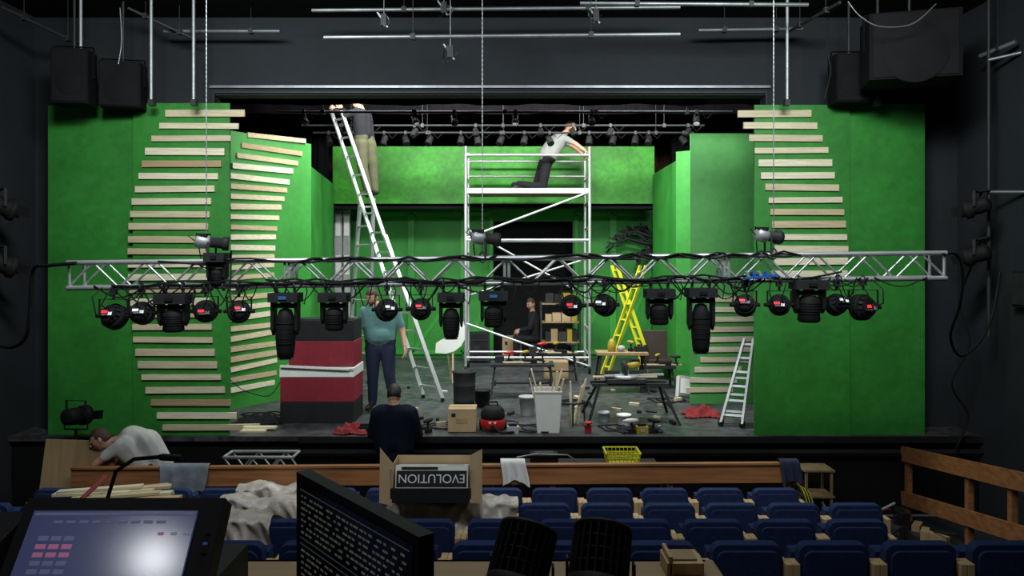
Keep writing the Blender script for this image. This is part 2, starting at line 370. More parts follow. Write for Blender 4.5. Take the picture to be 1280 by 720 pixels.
def profile_light(px,py,L=.3,dirx=1,d=6.95,bright=ALUD):
    m=MB(); c=S(px,py,d); ax=V((dirx,.35,-.1)).normalized()
    m.lathe([(.04,-L/2),(.062,-L/2+.02),(.065,-L*.1),(.05,-L*.05)],c,bright,ax,18)
    m.lathe([(.05,-L*.06),(.05,L*.3),(.066,L*.32),(.066,L/2),(.055,L/2),(.05,L*.4)],c,PB2,ax,18)
    m.box(c-ax*L*.25+V((0,0,.06)),(.1,.1,.03),PB); z0=tz(c.x,zt2)
    m.cyl(c-V((0,.09,0)),(c.x,d-.09,z0),.01,DSTEEL,8); m.cyl(c+V((0,.09,0)),(c.x,d+.09,z0),.01,DSTEEL,8); m.beam((c.x,d-.1,z0+.03),(c.x,d+.18,z0+.03),.03,.01,DSTEEL,(1,0,0))
    m.tube([c-ax*L/2,c-ax*(L/2+.06)+V((0,0,.04)),c-ax*L*.3+V((-.05,0,.08)),(c.x-.1,d,z0)],.006,PB,6)
    m.build('profile_spotlight')
profile_light(265,303,.3,1); profile_light(607,298,.27,1); profile_light(960,295,.28,1)
movinghead(272,316,356,22)
m=MB()
for k in range(5): m.cyl(S(932+k*8,339,6.8),S(932+k*8+4,347,6.8),.016,PBL if k%2 else ALUD,10)
m.beam(S(930,348,6.8),S(972,344,6.8),.05,.02,PBL); m.cyl(S(950,345,6.8),S(950,345,6.9),.01,DSTEEL); m.build('cable_splitter_box')
def cable(name,pts,r=.012,m=PB,sub=8):
    pts=[V(p) for p in pts]; out=[]
    for i in range(len(pts)-1):
        p0=pts[max(i-1,0)];p1=pts[i];p2=pts[i+1];p3=pts[min(i+2,len(pts)-1)]
        for k in range(sub):
            t=k/sub; out.append(.5*((2*p1)+(p2-p0)*t+(2*p0-5*p1+4*p2-p3)*t*t+(3*p1-p0-3*p2+p3)*t**3))
    out.append(pts[-1]); b=MB(); b.tube(out,r,m,6); return b.build(name)
cable('truss_power_cable',[S(95,329,6.82),S(60,332,6.9),S(42,337,7.0),S(38,380,7.1),S(33,420,7.2),S(15,434,7.4),S(-8,430,7.6)],.018)
cable('truss_power_cable',[S(1178,318,6.85),S(1195,318,7.0),S(1203,340,7.1),S(1200,380,7.3),S(1188,420,7.6),S(1200,445,7.8),S(1222,430,7.9),S(1240,395,8.0),S(1250,340,8.1)],.014)
cable('hanging_cable',[S(1060,2,7.6),S(1075,20,7.6),S(1100,33,7.6),S(1140,30,7.6),S(1170,5,7.6)],.006,STEEL)
cable('hanging_cable',[S(1036,15,8.3),S(1034,60,8.3),S(1038,90,8.3),S(1030,125,8.3)],.01,PB)
cable('hanging_cable',[S(150,10,8.3),S(152,50,8.3),S(148,80,8.3)],.006,STEEL)
cable('hanging_cable',[S(1215,330,8.4),S(1200,380,8.5),S(1212,430,8.5),S(1190,480,8.6),S(1210,520,8.7),S(1195,560,8.7)],.012)
# ------------------------------------------------------------------ overhead bars
def bar(name,pa,pb,hang=2,r=.022,m_=STEEL,lant=0,k_=.62):
    m=MB(); pa=V(pa);pb=V(pb); m.tube([pa,pb],r,m_,10)
    for k in range(hang):
        p=pa.lerp(pb,(k+.5)/hang); top=CZ-.01 if p.y<9.3 else 6.99
        if p.z<top: m.cyl(p,(p.x,p.y,top),.004,DSTEEL,6); m.box(p,(.05,.06,.06),DSTEEL)
    for k in range(lant):
        p=pa.lerp(pb,(k+.5+rnd(-.4,.4))/lant); c=p-V((0,0,.22*k_)); 
        ax=V((rnd(-.6,.6),rnd(-.6,-.1),-.8)).normalized()
        m.lathe([(.05*k_,-.15*k_),(.08*k_,-.13*k_),(.085*k_,.05*k_),(.1*k_,.06*k_),(.1*k_,.14*k_),(.09*k_,.14*k_)],c,PB,ax,14)
        m.beam(p,c+V((.1*k_,0,0)),.02,.006,PB); m.beam(p,c-V((.1*k_,0,0)),.02,.006,PB); m.box(p,(.04,.06,.06),DSTEEL)
        m.lathe([(.085*k_,0),(.085*k_,.005)],c+ax*.13*k_,LEDW if rnd(0,1)<.25 else LENS,ax,12)
        m.tube([p+V((.05,0,0)),p+V((.14,-.02,-.1)),p+V((.25,0,0))],.006,PB,5)
    return m.build(name)
bar('lighting_bar',S(405,47,7.6),S(850,43,7.6),2)
bar('lighting_bar',S(390,13,8.4),S(850,9,8.4),2)
bar('lighting_bar',S(205,39,8.9),S(350,39,8.9),2)
bar('lighting_bar',S(873,38,8.9),S(1003,36,8.9),2)
bar('lighting_bar',S(725,4,7.9),S(1010,6,7.9),2)
bar('lighting_bar',S(0,8,7.9),S(110,60,8.9),2,.018,DSTEEL)
bar('lighting_bar',S(985,40,8.9),S(1050,3,7.9),2,.018,DSTEEL)
bar('lighting_bar',S(1225,70,8.4),S(1270,52,8.05),1,.024)
bar('lighting_bar',S(160,10,8.6),S(245,50,8.9),2,.018,DSTEEL)
bar('stage_lighting_bar',(-3.5,12.3,Z(157,12.3)),(3.2,12.3,Z(157,12.3)),5,.018,PB2,8,.5)
bar('stage_lighting_bar',(-3.5,13.0,Z(166,13.0)),(3.2,13.0,Z(166,13.0)),5,.018,PB2,15,.62)
bar('stage_lighting_bar',(-3.3,10.4,Z(140,10.4)),(3.1,10.4,Z(140,10.4)),5,.018,PB2,6,.5)
for px,py,d in ((480,25,7.9),(745,20,7.9),(555,10,8.2),(563,65,7.6)):
    m=MB()
    for k in range(4):
        c=S(px+rnd(-6,6),py+rnd(-6,6),d); r=rnd(.03,.08); ph=rnd(0,6)
        m.tube([c+V((r*math.cos(a+ph)*.7,.02*math.sin(3*a),r*math.sin(a+ph))) for a in [j*.4 for j in range(11)]],.005,random.choice([PB,DSTEEL,DSTEEL,STEEL]),5)
    c=S(px,py,d); m.box(c,(.06,.06,.12),DSTEEL); m.cyl(c,(c.x,c.y,CZ-.01),.005,STEEL,8); m.beam(c+V((-.07,0,.08)),c+V((.04,0,-.08)),.025,.015,STEEL)
    m.build('rigging_clamp_and_cable')
for px,ya in ((101,14),(189,8),(242,30),(984,25),(1097,60)):
    m=MB(); x=X(px,8.6); m.tube([(x,8.6,Z(131,8.6)),(x,8.6,CZ-.01)],.018,ALUD if px in (101,189,242,984) else DSTEEL,10); m.box((x,8.62,Z(128,8.6)),(.06,.08,.07),DSTEEL)
    m.build('vertical_rigging_pipe')
SPK=mat('speaker_black',(.005,.005,.006),.85,var=.2,spec=.15)
def speaker(px0,px1,py0,py1,d,dep=.4,yaw=0):
    m=MB(); c=S((px0+px1)/2,(py0+py1)/2,d); w=(px1-px0)*d/FL; h=(py1-py0)*d/FL; R=Matrix.Rotation(yaw,3,'Z')
    m.box(c,(w,dep,h),SPK,R); m.box(c+R@V((0,-dep/2-.006,0)),(w*.92,.012,h*.94),BLACK,R)
    m.lathe([(w*.36,0),(w*.36,.008),(w*.3,.012)],c+R@V((0,-dep/2-.02,-h*.12)),BLACK,R@V((0,1,0)),24)
    m.cyl(c+V((0,0,h/2)),(c.x,c.y,CZ-.01),.015,DSTEEL,8)
    for s_ in (-1,1): m.beam(c+R@V((s_*(w/2+.01),0,0)),c+R@V((s_*(w/2+.01),0,h/2+.05)),.04,.01,SPK)
    m.beam(c+R@V((-w/2,0,h/2+.05)),c+R@V((w/2,0,h/2+.05)),.04,.01,SPK)
    m.build('loudspeaker',.01)
speaker(1085,1188,22,104,8.1,.5,-.25); speaker(1040,1082,70,130,8.7,.25); speaker(130,178,80,136,8.7,.28,.2); speaker(72,114,64,132,8.5,.3,.2)
m=MB(); x=X(1236,8.3); m.tube([(x,8.3,Z(420,8.3)),(x,8.3,CZ-.01)],.02,DSTEEL,10); m.tube([(x,8.3,Z(240,8.3)),(5.58,8.0,Z(242,8.2))],.02,STEEL,10); m.tube([(x,8.3,Z(75,8.3)),(5.58,8.1,Z(72,8.3))],.02,STEEL,10); m.build('boom_pipe')
def lantern(c,ax,r=.11,L=.26,to=None,col=PB,name='stage_lantern',extra=None):
    m=MB(); c=V(c); ax=V(ax).normalized()
    m.lathe([(r*.5,-L/2),(r*.85,-L/2+.02),(r*.9,0),(r*.8,.02),(r*.9,L*.25),(r*1.05,L*.3),(r*1.05,L/2),(r*.95,L/2),(r*.9,L*.35)],c,col,ax,18)
    m.lathe([(r*.85,0),(r*.85,.005)],c+ax*L*.36,LENS,ax,14)
    s_=ax.cross(V((0,0,1))).normalized()
    for k in (-1,1): m.beam(c+s_*k*r*1.1,c+s_*k*r*1.1+V((0,0,r*1.6)),.03,.008,PB2,ax)
    m.beam(c+s_*r*1.1+V((0,0,r*1.6)),c-s_*r*1.1+V((0,0,r*1.6)),.03,.008,PB2,ax)
    if to: m.cyl(c+V((0,0,r*1.6)),to,.015,DSTEEL,8)
    for k in range(4): m.beam(c+ax*L/2+s_*r*(1 if k%2 else -1),c+ax*(L/2+.1)+s_*r*1.3*(1 if k%2 else -1),.1,.004,PB,(0,0,1))
    if extra: extra(m)
    return m.build(name)
lantern(S(1222,258,8.15),(-.6,.7,-.3),.1,.25,(x,8.28,Z(238,8.3)))
lantern(S(1222,318,8.15),(-.6,.7,-.3),.1,.25,(x,8.28,Z(296,8.3)))
m=MB(); xl=X(-4,8.2); m.tube([(xl,8.2,Z(370,8.2)),(xl,8.2,CZ-.01)],.024,STEEL,10); m.build('boom_pipe')
lantern(S(2,258,8.1),(.6,.7,-.3),.12,.26,(xl,8.2,Z(240,8.2))); lantern(S(2,330,8.1),(.6,.7,-.3),.12,.26,(xl,8.2,Z(310,8.2)))
m=MB(); m.box((5.55,7.95,Z(362,7.95)),(.08,.4,.4),BLKP); m.box((5.5,7.95,Z(362,7.95)),(.02,.34,.34),DSTEEL); m.build('switch_cabinet',.01)
# ------------------------------------------------------------------ scaffold tower
sc=MB(); f1,f2=13.6,14.45; sx0,sx1=X(582,f1),X(737,f1); ztop=Z(183,f1); R_=.028
for x_ in (sx0,sx1):
    for y_ in (f1,f2):
        sc.cyl((x_,y_,.16),(x_,y_,ztop),R_,ALU,10); sc.cyl((x_,y_,.12),(x_,y_,.3),.018,STEEL,8)
        sc.lathe([(.07,-.02),(.08,-.015),(.08,.015),(.07,.02)],(x_,y_,.08),PB,(1,0,0),16); sc.box((x_,y_,.15),(.05,.1,.03),STEEL)
    k=.35
    while k<ztop-.05: sc.cyl((x_,f1,k),(x_,f2,k),.022,ALU,8); k+=.47
def H(py,y_,r=.023): z=Z(py,f1); sc.cyl((sx0,y_,z),(sx1,y_,z),r,ALU,8)
for py in (194,300,324,447): H(py,f1)
for py in (194,214,300,447): H(py,f2)
def D(a,b,y_): sc.cyl((sx0 if a[0]<640 else sx1,y_,Z(a[1],f1)),(sx1 if b[0]>640 else sx0,y_,Z(b[1],f1)),.021,ALU,8)
D((582,298),(737,240),f1); D((582,285),(737,372),f2); D((582,404),(737,458),f1); D((582,372),(737,324),f2)
zp=Z(239,f1); sc.box(((sx0+sx1)/2,(f1+f2)/2,zp),(sx1-sx0-.05,f2-f1-.05,.05),PLY)
for y_ in (f1+.02,f2-.02): sc.box(((sx0+sx1)/2,y_,zp+.01),(sx1-sx0,.04,.09),ALU)
sc.build('scaffold_tower')
PZ=zp+.025
# ------------------------------------------------------------------ ladders
def ladder(mb,b,t,w0,w1,n,m,rw=.07,rt=.028):
    b=V(b);t=V(t);w0=V(w0);w1=V(w1); d=(t-b).normalized(); ref=d.cross(w0.normalized())
    for s_ in (-1,1): mb.beam(b+w0*s_/2,t+w1*s_/2,rw,rt,m,ref)
    for i in range(n):
        k=(i+.6)/n; p=b.lerp(t,k); w=w0.lerp(w1,k); mb.beam(p-w/2,p+w/2,.035,.03,m,ref)
    for s_ in (-1,1): mb.box(b+w0*s_/2,(.05,.07,.05),PB)
ld=MB(); bb=S(541,499,11.1); bb.z=.03; tt=S(421,140,12.0)
mid=bb.lerp(tt,.55)
ladder(ld,bb,mid,(.32,-.28,0),(.25,-.22,0),9,ALU)
ladder(ld,bb.lerp(tt,.3)+V((-.03,.03,.05)),tt,(.24,-.2,0),(.2,-.18,0),10,ALU,.06,.025)
rb=V((X(447,12.7),12.7,.03)); ladder(ld,rb,bb.lerp(tt,.68)+V((0,.08,0)),(.42,-.25,0),(.25,-.2,0),10,ALUD)
ld.build('aluminium_stepladder')
ld=MB(); a=V((X(914,9.3),9.3,.03)); ladder(ld,a,S(936,424,9.75),(.24,-.1,0),(.1,-.05,0),6,ALUD); ladder(ld,a+V((.05,.14,0)),S(937,424,9.8),(.24,-.1,0),(.1,-.05,0),5,ALUD,.05,.02); ld.build('aluminium_stepladder')
ld=MB()
ladder(ld,(X(802,12.9),12.9,.6),S(768,332,13.4),(.09,-.12,0),(.08,-.12,0),7,PY,.06,.025)
ladder(ld,(X(757,13.0),13.2,.03),S(804,332,13.0),(.1,-.12,0),(.08,-.1,0),7,PY,.06,.025)
ld.cyl((X(800,12.9),12.95,.65),(X(800,12.9),12.95,.0),.02,PY); ld.build('yellow_stepladder')
# ------------------------------------------------------------------ people
def bake_voxel(mb,name,vox,prims,parent):
    me=mb.mesh(name+'_tmp'); ob=bpy.data.objects.new(name+'_tmp',me); scene.collection.objects.link(ob)
    r=ob.modifiers.new('r','REMESH'); r.mode='VOXEL'; r.voxel_size=vox
    s_=ob.modifiers.new('s','SMOOTH'); s_.iterations=6; s_.factor=.5
    dg=bpy.context.evaluated_depsgraph_get(); dg.update(); ev=ob.evaluated_get(dg); nm=bpy.data.meshes.new_from_object(ev)
    bpy.data.objects.remove(ob)
    nm.materials.clear(); ms=[]
    for p in prims:
        if p[0] not in ms: ms.append(p[0])
    for q in ms: nm.materials.append(q)
    n=len(nm.polygons); C=np.zeros(n*3); nm.polygons.foreach_get('center',C); C=C.reshape(-1,3)
    best=np.full(n,1e9); idx=np.zeros(n,int)
    for q,a,ra,b,rb in prims:
        a=np.array(a);b=np.array(b);ab=b-a; t=np.clip(((C-a)@ab)/max(ab@ab,1e-9),0,1)
        dd=np.linalg.norm(C-(a+t[:,None]*ab),axis=1)-(ra+(rb-ra)*t); k=dd<best; best[k]=dd[k]; idx[k]=ms.index(q)
    nm.polygons.foreach_set('material_index',idx.tolist()); nm.polygons.foreach_set('use_smooth',[True]*n); nm.update()
    o=bpy.data.objects.new(name,nm); scene.collection.objects.link(o); o.parent=parent; return o
def capsule(mb,a,ra,b,rb,m):
    a=V(a);b=V(b); d=(b-a).normalized(); pts=[];rs=[]
    for k in (90,65,40,20): t=math.radians(k); pts.append(a-d*ra*math.sin(t)); rs.append(max(ra*math.cos(t),.002))
    pts+= [a,b]; rs+=[ra,rb]
    for k in (20,40,65,90): t=math.radians(k); pts.append(b+d*rb*math.sin(t)); rs.append(max(rb*math.cos(t),.002))
    mb.tube(pts,rs,m,12)
def make_hand(mb,w,d,pn,side,curl,m,k=1.0):
    w=V(w); d=V(d).normalized(); pn=V(pn); pn=(pn-d*pn.dot(d)).normalized(); lat=d.cross(pn).normalized()*side
    R=Matrix((lat,pn,d)).transposed()
    mb.ell(w+d*.05*k,(.041*k,.017*k,.056*k),m,12,8,R); mb.tube([w-d*.03*k,w+d*.02*k],[.027*k,.026*k],m,10)
    for i,(o,L) in enumerate(((-.03,.75),(-.01,.95),(.011,1.0),(.031,.9))):
        p=w+d*.085*k+lat*o*k; cur=curl; pts=[p-d*.02*k,p]; rr=[.0085*k,.0092*k]
        for sg in (.042,.028,.022):
            dd=d*math.cos(cur)+pn*math.sin(cur); dd=(dd+lat*o*2).normalized(); p=p+dd*sg*L*k; pts.append(p); rr.append(rr[-1]*.93); cur+=curl*.9+.1
        mb.tube(pts,rr,m,8); mb.ell(p,(rr[-1],)*3,m,8,6)
    p=w+d*.03*k+lat*.03*k; pts=[p]; rr=[.012*k]
    for sg,cc in ((.035,.75),(.03,.45)): dd=(d*cc+lat*(1-cc)+pn*.35).normalized(); p=p+dd*sg*k; pts.append(p); rr.append(rr[-1]*.88)
    mb.tube(pts,rr,m,8); mb.ell(p,(rr[-1],)*3,m,8,6)
def make_head(parent,c,f,u,hair,beard=False,k=1.0):
    c=V(c); f=V(f).normalized(); u=V(u); u=(u-f*u.dot(f)).normalized(); r=f.cross(u).normalized(); mb=MB()
    nu,nv=32,24; vs=[]; fs=[[],[]]
    def P(j,i):
        th=math.pi*j/nv; ph=2*math.pi*i/nu; x=math.sin(th)*math.cos(ph); y=math.sin(th)*math.sin(ph); z=math.cos(th)
        w=.076;dp=.095;h=.118
        if z<0: w*=1-.32*z*z; dp_=dp*(1-.12*z*z) if y>0 else dp*(1-.45*z*z)
        else: dp_=dp
        ishair = (z>.45+.15*y) if y>.25 else (z>-.35 if y<-.2 else z>.05+.4*max(y,0))
        g=1.0+(.1 if ishair else 0)
        yy=y*dp_
        if y>.75 and abs(x)<.35 and .0<z<.25: yy-=.006
        if y>0 and z<-.75: yy+=.012
        return c+(r*x*w*g+f*yy*g+u*z*h*(g if z>0 else 1))*k, ishair, (y>.2 and z<-.35 or (y>-.1 and z<-.45))
    info=[]
    for j in range(nv+1):
        for i in range(nu): p,hh,bb_=P(j,i); vs.append(p); info.append((hh,bb_))
    for j in range(nv):
        for i in range(nu):
            q=(j*nu+i,(j+1)*nu+i,(j+1)*nu+(i+1)%nu,j*nu+(i+1)%nu); hh=sum(info[t][0] for t in q)>=2; b2=beard and sum(info[t][1] for t in q)>=3
            fs[1 if (hh or b2) else 0].append(q)
    mb.add(vs,fs[0],SKIN,True); mb.add(vs,fs[1],hair,True)
    L=lambda x,y,z:c+(r*x+f*y+u*z)*k; R=Matrix((r,f,u)).transposed()
    mb.tube([L(0,.088,.018),L(0,.104,-.012),L(0,.11,-.026),L(0,.092,-.034)],[.006*k,.010*k,.014*k,.008*k],SKIN,8)
    for s_ in (-1,1):
        mb.ell(L(s_*.03,.083,.012),(.013*k,.008*k,.008*k),EYEW,10,8,R); mb.ell(L(s_*.03,.0905,.012),(.005*k,.003*k,.005*k),HAIRD,8,6,R)
        mb.tube([L(s_*.016,.094,.03),L(s_*.03,.093,.034),L(s_*.046,.083,.029)],.004*k,hair,6)
        mb.ell(L(s_*.078,-.005,-.005),(.009*k,.02*k,.032*k),SKIN,10,8,R)
    mb.ell(L(0,.087,-.056),(.024*k,.007*k,.005*k),LIP,10,6,R); mb.ell(L(0,.085,-.063),(.02*k,.008*k,.006*k),LIP,10,6,R)
    mb.build('head',0,parent)
def person(name,J,shirt,pants,head,sleeve=.55,shoe=SHOE,vox=.014,forearm=None,hair=HAIRB,beard=False,hands=None,bulk=1.0,extra=(),legb=1.0,hk=1.0):
    J={k:V(v) for k,v in J.items()}; P=[]
    E=bpy.data.objects.new(name,None); scene.collection.objects.link(E)
    def c(m,a,ra,b,rb): P.append((m,V(a),ra,V(b),rb))
    pel=(J['hl']+J['hr'])/2; che=(J['sl']+J['sr'])/2; ax=(che-pel); 
    c(pants,J['hl'],.1,J['hr'],.1)
    for s_ in 'lr':
        h=J['h'+s_];s=J['s'+s_]; hi=h.lerp(pel,.1); si=s.lerp(che,.38)-ax.normalized()*.05
        a0=hi.lerp(si,.22); c(pants,hi,.1,a0,.098*bulk); c(shirt,a0+ax.normalized()*.04,.098*bulk,si,.105*bulk)
        c(shirt,che.lerp(s,.2),.07,s-ax.normalized()*.01,.062)
        e=J['e'+s_];w=J['w'+s_]; m_=s.lerp(e,sleeve)
        c(shirt,s,.064,m_,.058)
        fm=forearm or SKIN; c(fm if sleeve<1 else shirt,m_,.045,e,.042); c(fm,e,.042,w,.028)
        k=J['k'+s_];a=J['a'+s_];t=J['t'+s_]
        c(pants,h,.094*legb,k,.066*legb); c(pants,k,.064*legb,a+V((0,0,.04)),.052*legb)
        hd=(a-t).normalized()
        c(shoe,a+hd*.04-V((0,0,.02)),.04,t,.036)
    c(shirt,pel+ax*.35,.11*bulk,che-ax.normalized()*.06,.115*bulk)
    for e_ in extra: c(*e_)
    hc,hf,hu=V(head[0]),V(head[1]),V(head[2]); c(SKIN,che+ax.normalized()*.03,.058,hc-hu.normalized()*.07-hf.normalized()*.015,.052)
    mb=MB()
    for m_,a,ra,b,rb in P: capsule(mb,a,ra+.004,b,rb+.004,m_)
    bake_voxel(mb,'body',vox,[(p[0],tuple(p[1]),p[2],tuple(p[3]),p[4]) for p in P],E)
    make_head(E,hc,hf,hu,hair,beard,hk)
    hb=MB()
    for s_ in 'lr':
        w=J['w'+s_]; d=(w-J['e'+s_]).normalized(); opt=(hands or {}).get(s_,{})
        make_hand(hb,w,opt.get('d',d),opt.get('n',(pel-w)),1 if s_=='l' else -1,opt.get('curl',.35),SKIN)
    hb.build('hands',0,E); return E
d=10.4; bx=X(475,d)
person('standing_man',dict(hl=(bx+.11,d,.86),hr=(bx-.1,d,.86),sl=(bx+.22,d,1.40),sr=(bx-.22,d,1.39),
 el=(bx+.31,d+.02,1.12),wl=(bx+.36,d-.08,.88),er=(bx-.32,d+.03,1.1),wr=(bx-.33,d-.08,.82),
 kl=(bx+.14,d-.03,.47),kr=(bx-.1,d,.47),al=(bx+.19,d+.03,.085),ar=(bx-.11,d+.03,.085),tl=(bx+.22,d-.13,.04),tr=(bx-.15,d-.13,.04)),
 TEAL,NAVY,((bx-.1,d-.07,1.58),(-.25,-.9,-.35),(0,-.2,1)),sleeve=.75,hair=HAIRB,beard=True,bulk=1.2,legb=1.2,
 extra=[(TEAL,(bx-.05,d-.04,1.05),.14,(bx+.05,d-.04,1.05),.14)])
d=8.35; bx=X(493,d)
person('man_in_pit',dict(hr=(bx+.09,d,-.1),hl=(bx-.09,d,-.1),sr=(bx+.2,d,.38),sl=(bx-.2,d,.38),
 er=(bx+.26,d+.05,.12),wr=(bx+.14,d+.25,.06),el=(bx-.26,d+.05,.12),wl=(bx-.14,d+.25,.06),
 kr=(bx+.1,d+.03,-.5),kl=(bx-.1,d+.03,-.5),ar=(bx+.1,d-.02,FZ+.085),al=(bx-.1,d-.02,FZ+.085),tr=(bx+.12,d+.14,FZ+.04),tl=(bx-.12,d+.14,FZ+.04)),
 NAVYD,NAVYD,((bx-.01,d+.05,.57),(0,.9,-.45),(0,.35,1)),sleeve=1,forearm=NAVYD,hair=HAIRD,bulk=1.35,hands={'l':{'d':(.6,.8,0),'n':(0,0,-1)},'r':{'d':(-.6,.8,0),'n':(0,0,-1)}})
d=7.95
person('bending_man',dict(hl=(-3.82,d-.1,-.2),hr=(-3.80,d+.1,-.2),sl=(-4.12,d-.2,.15),sr=(-4.14,d+.18,.17),
 el=(-4.33,d-.25,-.02),wl=(-4.45,d-.25,-.2),er=(-4.36,d+.22,-.04),wr=(-4.46,d+.16,-.26),
 kl=(-4.02,d-.12,-.55),kr=(-3.98,d+.12,-.55),al=(-3.8,d-.12,FZ+.085),ar=(-3.76,d+.12,FZ+.085),tl=(-3.96,d-.13,FZ+.04),tr=(-3.93,d+.13,FZ+.04)),
 GREYL,DARKC,((-4.36,d-.12,.2),(-.85,-.35,-.4),(-.4,0,.9)),sleeve=.55,hair=HAIRB,hands={'l':{'n':(1,0,0)},'r':{'n':(1,0,0)}},bulk=1.2,
 extra=[(GREYL,(-3.80,d,-.12),.15,(-3.94,d,.12),.16),(GREYL,(-3.94,d,.12),.15,(-4.08,d,.19),.13)])
d=14.0
kx=lambda px:X(px,14.0)
person('kneeling_man',dict(hl=(kx(680),d+.08,PZ+.54),hr=(kx(683),d-.08,PZ+.54),sl=(kx(699),d+.18,PZ+1.03),sr=(kx(702),d-.17,PZ+1.01),
 er=(kx(718),d-.22,PZ+.88),wr=(kx(729),d-.3,PZ+.74),el=(kx(718),d+.2,PZ+.88),wl=(kx(729),d+.15,PZ+.74),
 kl=(kx(670),d+.12,PZ+.08),kr=(kx(678),d-.12,PZ+.08),al=(kx(643),d+.12,PZ+.1),ar=(kx(649),d-.12,PZ+.1),tl=(kx(635),d+.12,PZ+.05),tr=(kx(641),d-.12,PZ+.05)),
 GREYS,DARKC,((kx(713),d-.02,PZ+1.23),(.9,-.25,-.35),(.35,0,1)),sleeve=.6,hair=HAIRG,beard=True,hands={'l':{'n':(0,0,-1),'curl':.7},'r':{'n':(0,0,-1),'curl':.7}},bulk=1.3,legb=1.15,
 extra=[(GREYS,(kx(685),d,PZ+.72),.17,(kx(694),d,PZ+.9),.17)],hk=1.08)
d=12.15; bx=X(457,d); z0=Z(247,d)
person('man_on_ladder',dict(hl=(bx-.06,d-.07,z0+.88),hr=(bx+.04,d+.08,z0+.88),sl=(bx-.1,d-.18,z0+1.38),sr=(bx-.02,d+.18,z0+1.38),
 el=(bx-.3,d-.22,z0+1.3),wl=(bx-.47,d-.15,z0+1.42),er=(bx-.25,d+.2,z0+1.34),wr=(bx-.42,d+.15,z0+1.5),
 kl=(bx-.03,d-.1,z0+.48),kr=(bx+.1,d+.08,z0+.5),al=(bx+.05,d-.1,z0+.1),ar=(bx+.13,d+.08,z0+.1),tl=(bx-.07,d-.13,z0+.04),tr=(bx+.01,d+.08,z0+.04)),
 DARKC,OLIVE,((bx-.12,d,z0+1.58),(-.9,-.2,.3),(-.1,0,1)),sleeve=1,forearm=DARKC,hair=HAIRD,hands={'l':{'n':(0,1,0),'curl':.6},'r':{'n':(0,-1,0),'curl':.6}},legb=1.3,bulk=1.15)
d=15.2; bx=X(668,d)
person('seated_man',dict(hl=(bx+.02,d-.08,.5),hr=(bx+.02,d+.1,.5),sl=(bx-.03,d-.2,.98),sr=(bx-.03,d+.2,.98),
 el=(bx-.1,d-.25,.72),wl=(bx-.3,d-.18,.66),er=(bx-.1,d+.2,.72),wr=(bx-.3,d+.12,.66),
 kl=(bx-.38,d-.12,.5),kr=(bx-.36,d+.14,.5),al=(bx-.38,d-.12,.085),ar=(bx-.36,d+.14,.085),tl=(bx-.53,d-.12,.04),tr=(bx-.5,d+.14,.04)),
 DARKC,DARKC,((bx-.07,d-.05,1.2),(-.7,-.6,-.3),(0,0,1)),sleeve=1,hair=HAIRB,bulk=1.15,forearm=DARKC)
m=MB(); m.lathe([(.17,0),(.18,.03),(.17,.06)],(bx+.04,d,.34),PB); 
for k in range(4):
    a=k*math.pi/2+.7; m.cyl((bx+.04+.12*math.cos(a),d+.12*math.sin(a),.36),(bx+.04+.18*math.cos(a),d+.18*math.sin(a),0),.015,DSTEEL,8)
m.build('stool')
# ------------------------------------------------------------------ stage objects
m=MB(); d=9.5; a,b=X(350,d),X(442,d); c=(a+b)/2; w=b-a; y=d+.3
m.box((c,y,.135),(w,.6,.27),BLKP); m.box((c,y,.43),(w,.6,.31),REDP); m.box((c,y,.655),(w+.01,.62,.12),WHP); m.box((c+.02,y-.31,.70),(w*.96,.02,.035),GRY,Matrix.Rotation(.03,3,'Y')); m.beam((c-.46,y-.33,.74),(c+.42,y-.33,.70),.05,.03,WHP)
m.box((c+.04,y+.03,.885),(w*.9,.52,.33),REDP); m.box((c+.04,y+.03,1.185),(w*.88,.52,.27),BLKP)
m.box((c+.04,y-.2,1.325),(w*.88,.03,.02),BLKP); m.build('painted_scenery_crate',.006)
m=MB(); bx=X(580,9.95); m.lathe([(.13,0),(.14,.01),(.145,.2),(.15,.21),(.145,.22),(.15,.4),(.156,.41),(.15,.42),(.155,.57),(.165,.58),(.165,.6),(.15,.6),(.14,.3),(.12,.03)],(bx,10.0,0),PB2); m.build('dustbin')
def cardbox(name,c,sz,open_=True,m_=CARD):
    m=MB(); x,y,z=c;w,dd,h=sz;t=.006
    m.box((x,y,z+t/2),(w,dd,t),m_)
    for sx_ in (-1,1): m.box((x+sx_*(w-t)/2,y,z+h/2),(t,dd,h),m_); m.box((x,y+sx_*(dd-t)/2,z+h/2),(w-2*t,t,h),m_)
    m.box((x,y,z+h),(w,dd,t),m_); m.box((x,y-.001,z+h+.004),(w*1.005,.05,.004),PLY); m.box((x,y-dd/2-.002,z+h*.5),(w*.4,.003,h*.22),PLY); m.box((x-w*.3,y-dd/2-.002,z+h*.75),(w*.15,.003,h*.15),BLKP)
    return m.build(name)
cardbox('cardboard_box',(X(578,9.1),9.15,0),(.34,.3,.28))
m=MB(); c=V((X(616,9.1),9.12,.03)); m.lathe([(.13,0),(.15,.02),(.155,.1),(.14,.12)],c,PR); m.lathe([(.14,.12),(.15,.13),(.15,.17),(.14,.23),(.09,.27),(.04,.28)],c,PB)
m.tube([c+V((-.06,0,.27)),c+V((-.05,0,.32)),c+V((.05,0,.32)),c+V((.06,0,.27))],.012,PB)
for sx_ in(-1,1): m.lathe([(.05,-.02),(.06,-.01),(.06,.01),(.05,.02)],c+V((sx_*.15,.08,.03)),PB,(1,0,0),14); m.ell(c+V((sx_*.03,-.152,.09)),(.015,.006,.015),PW)
m.ell(c+V((0,-.158,.05)),(.03,.02,.015),PB)
m.tube([c+V((0,-.15,.05)),c+V((.1,-.22,-.01)),c+V((.25,-.2,-.01)),c+V((.3,-.02,-.01)),c+V((.24,.1,-.01))],.016,PB)
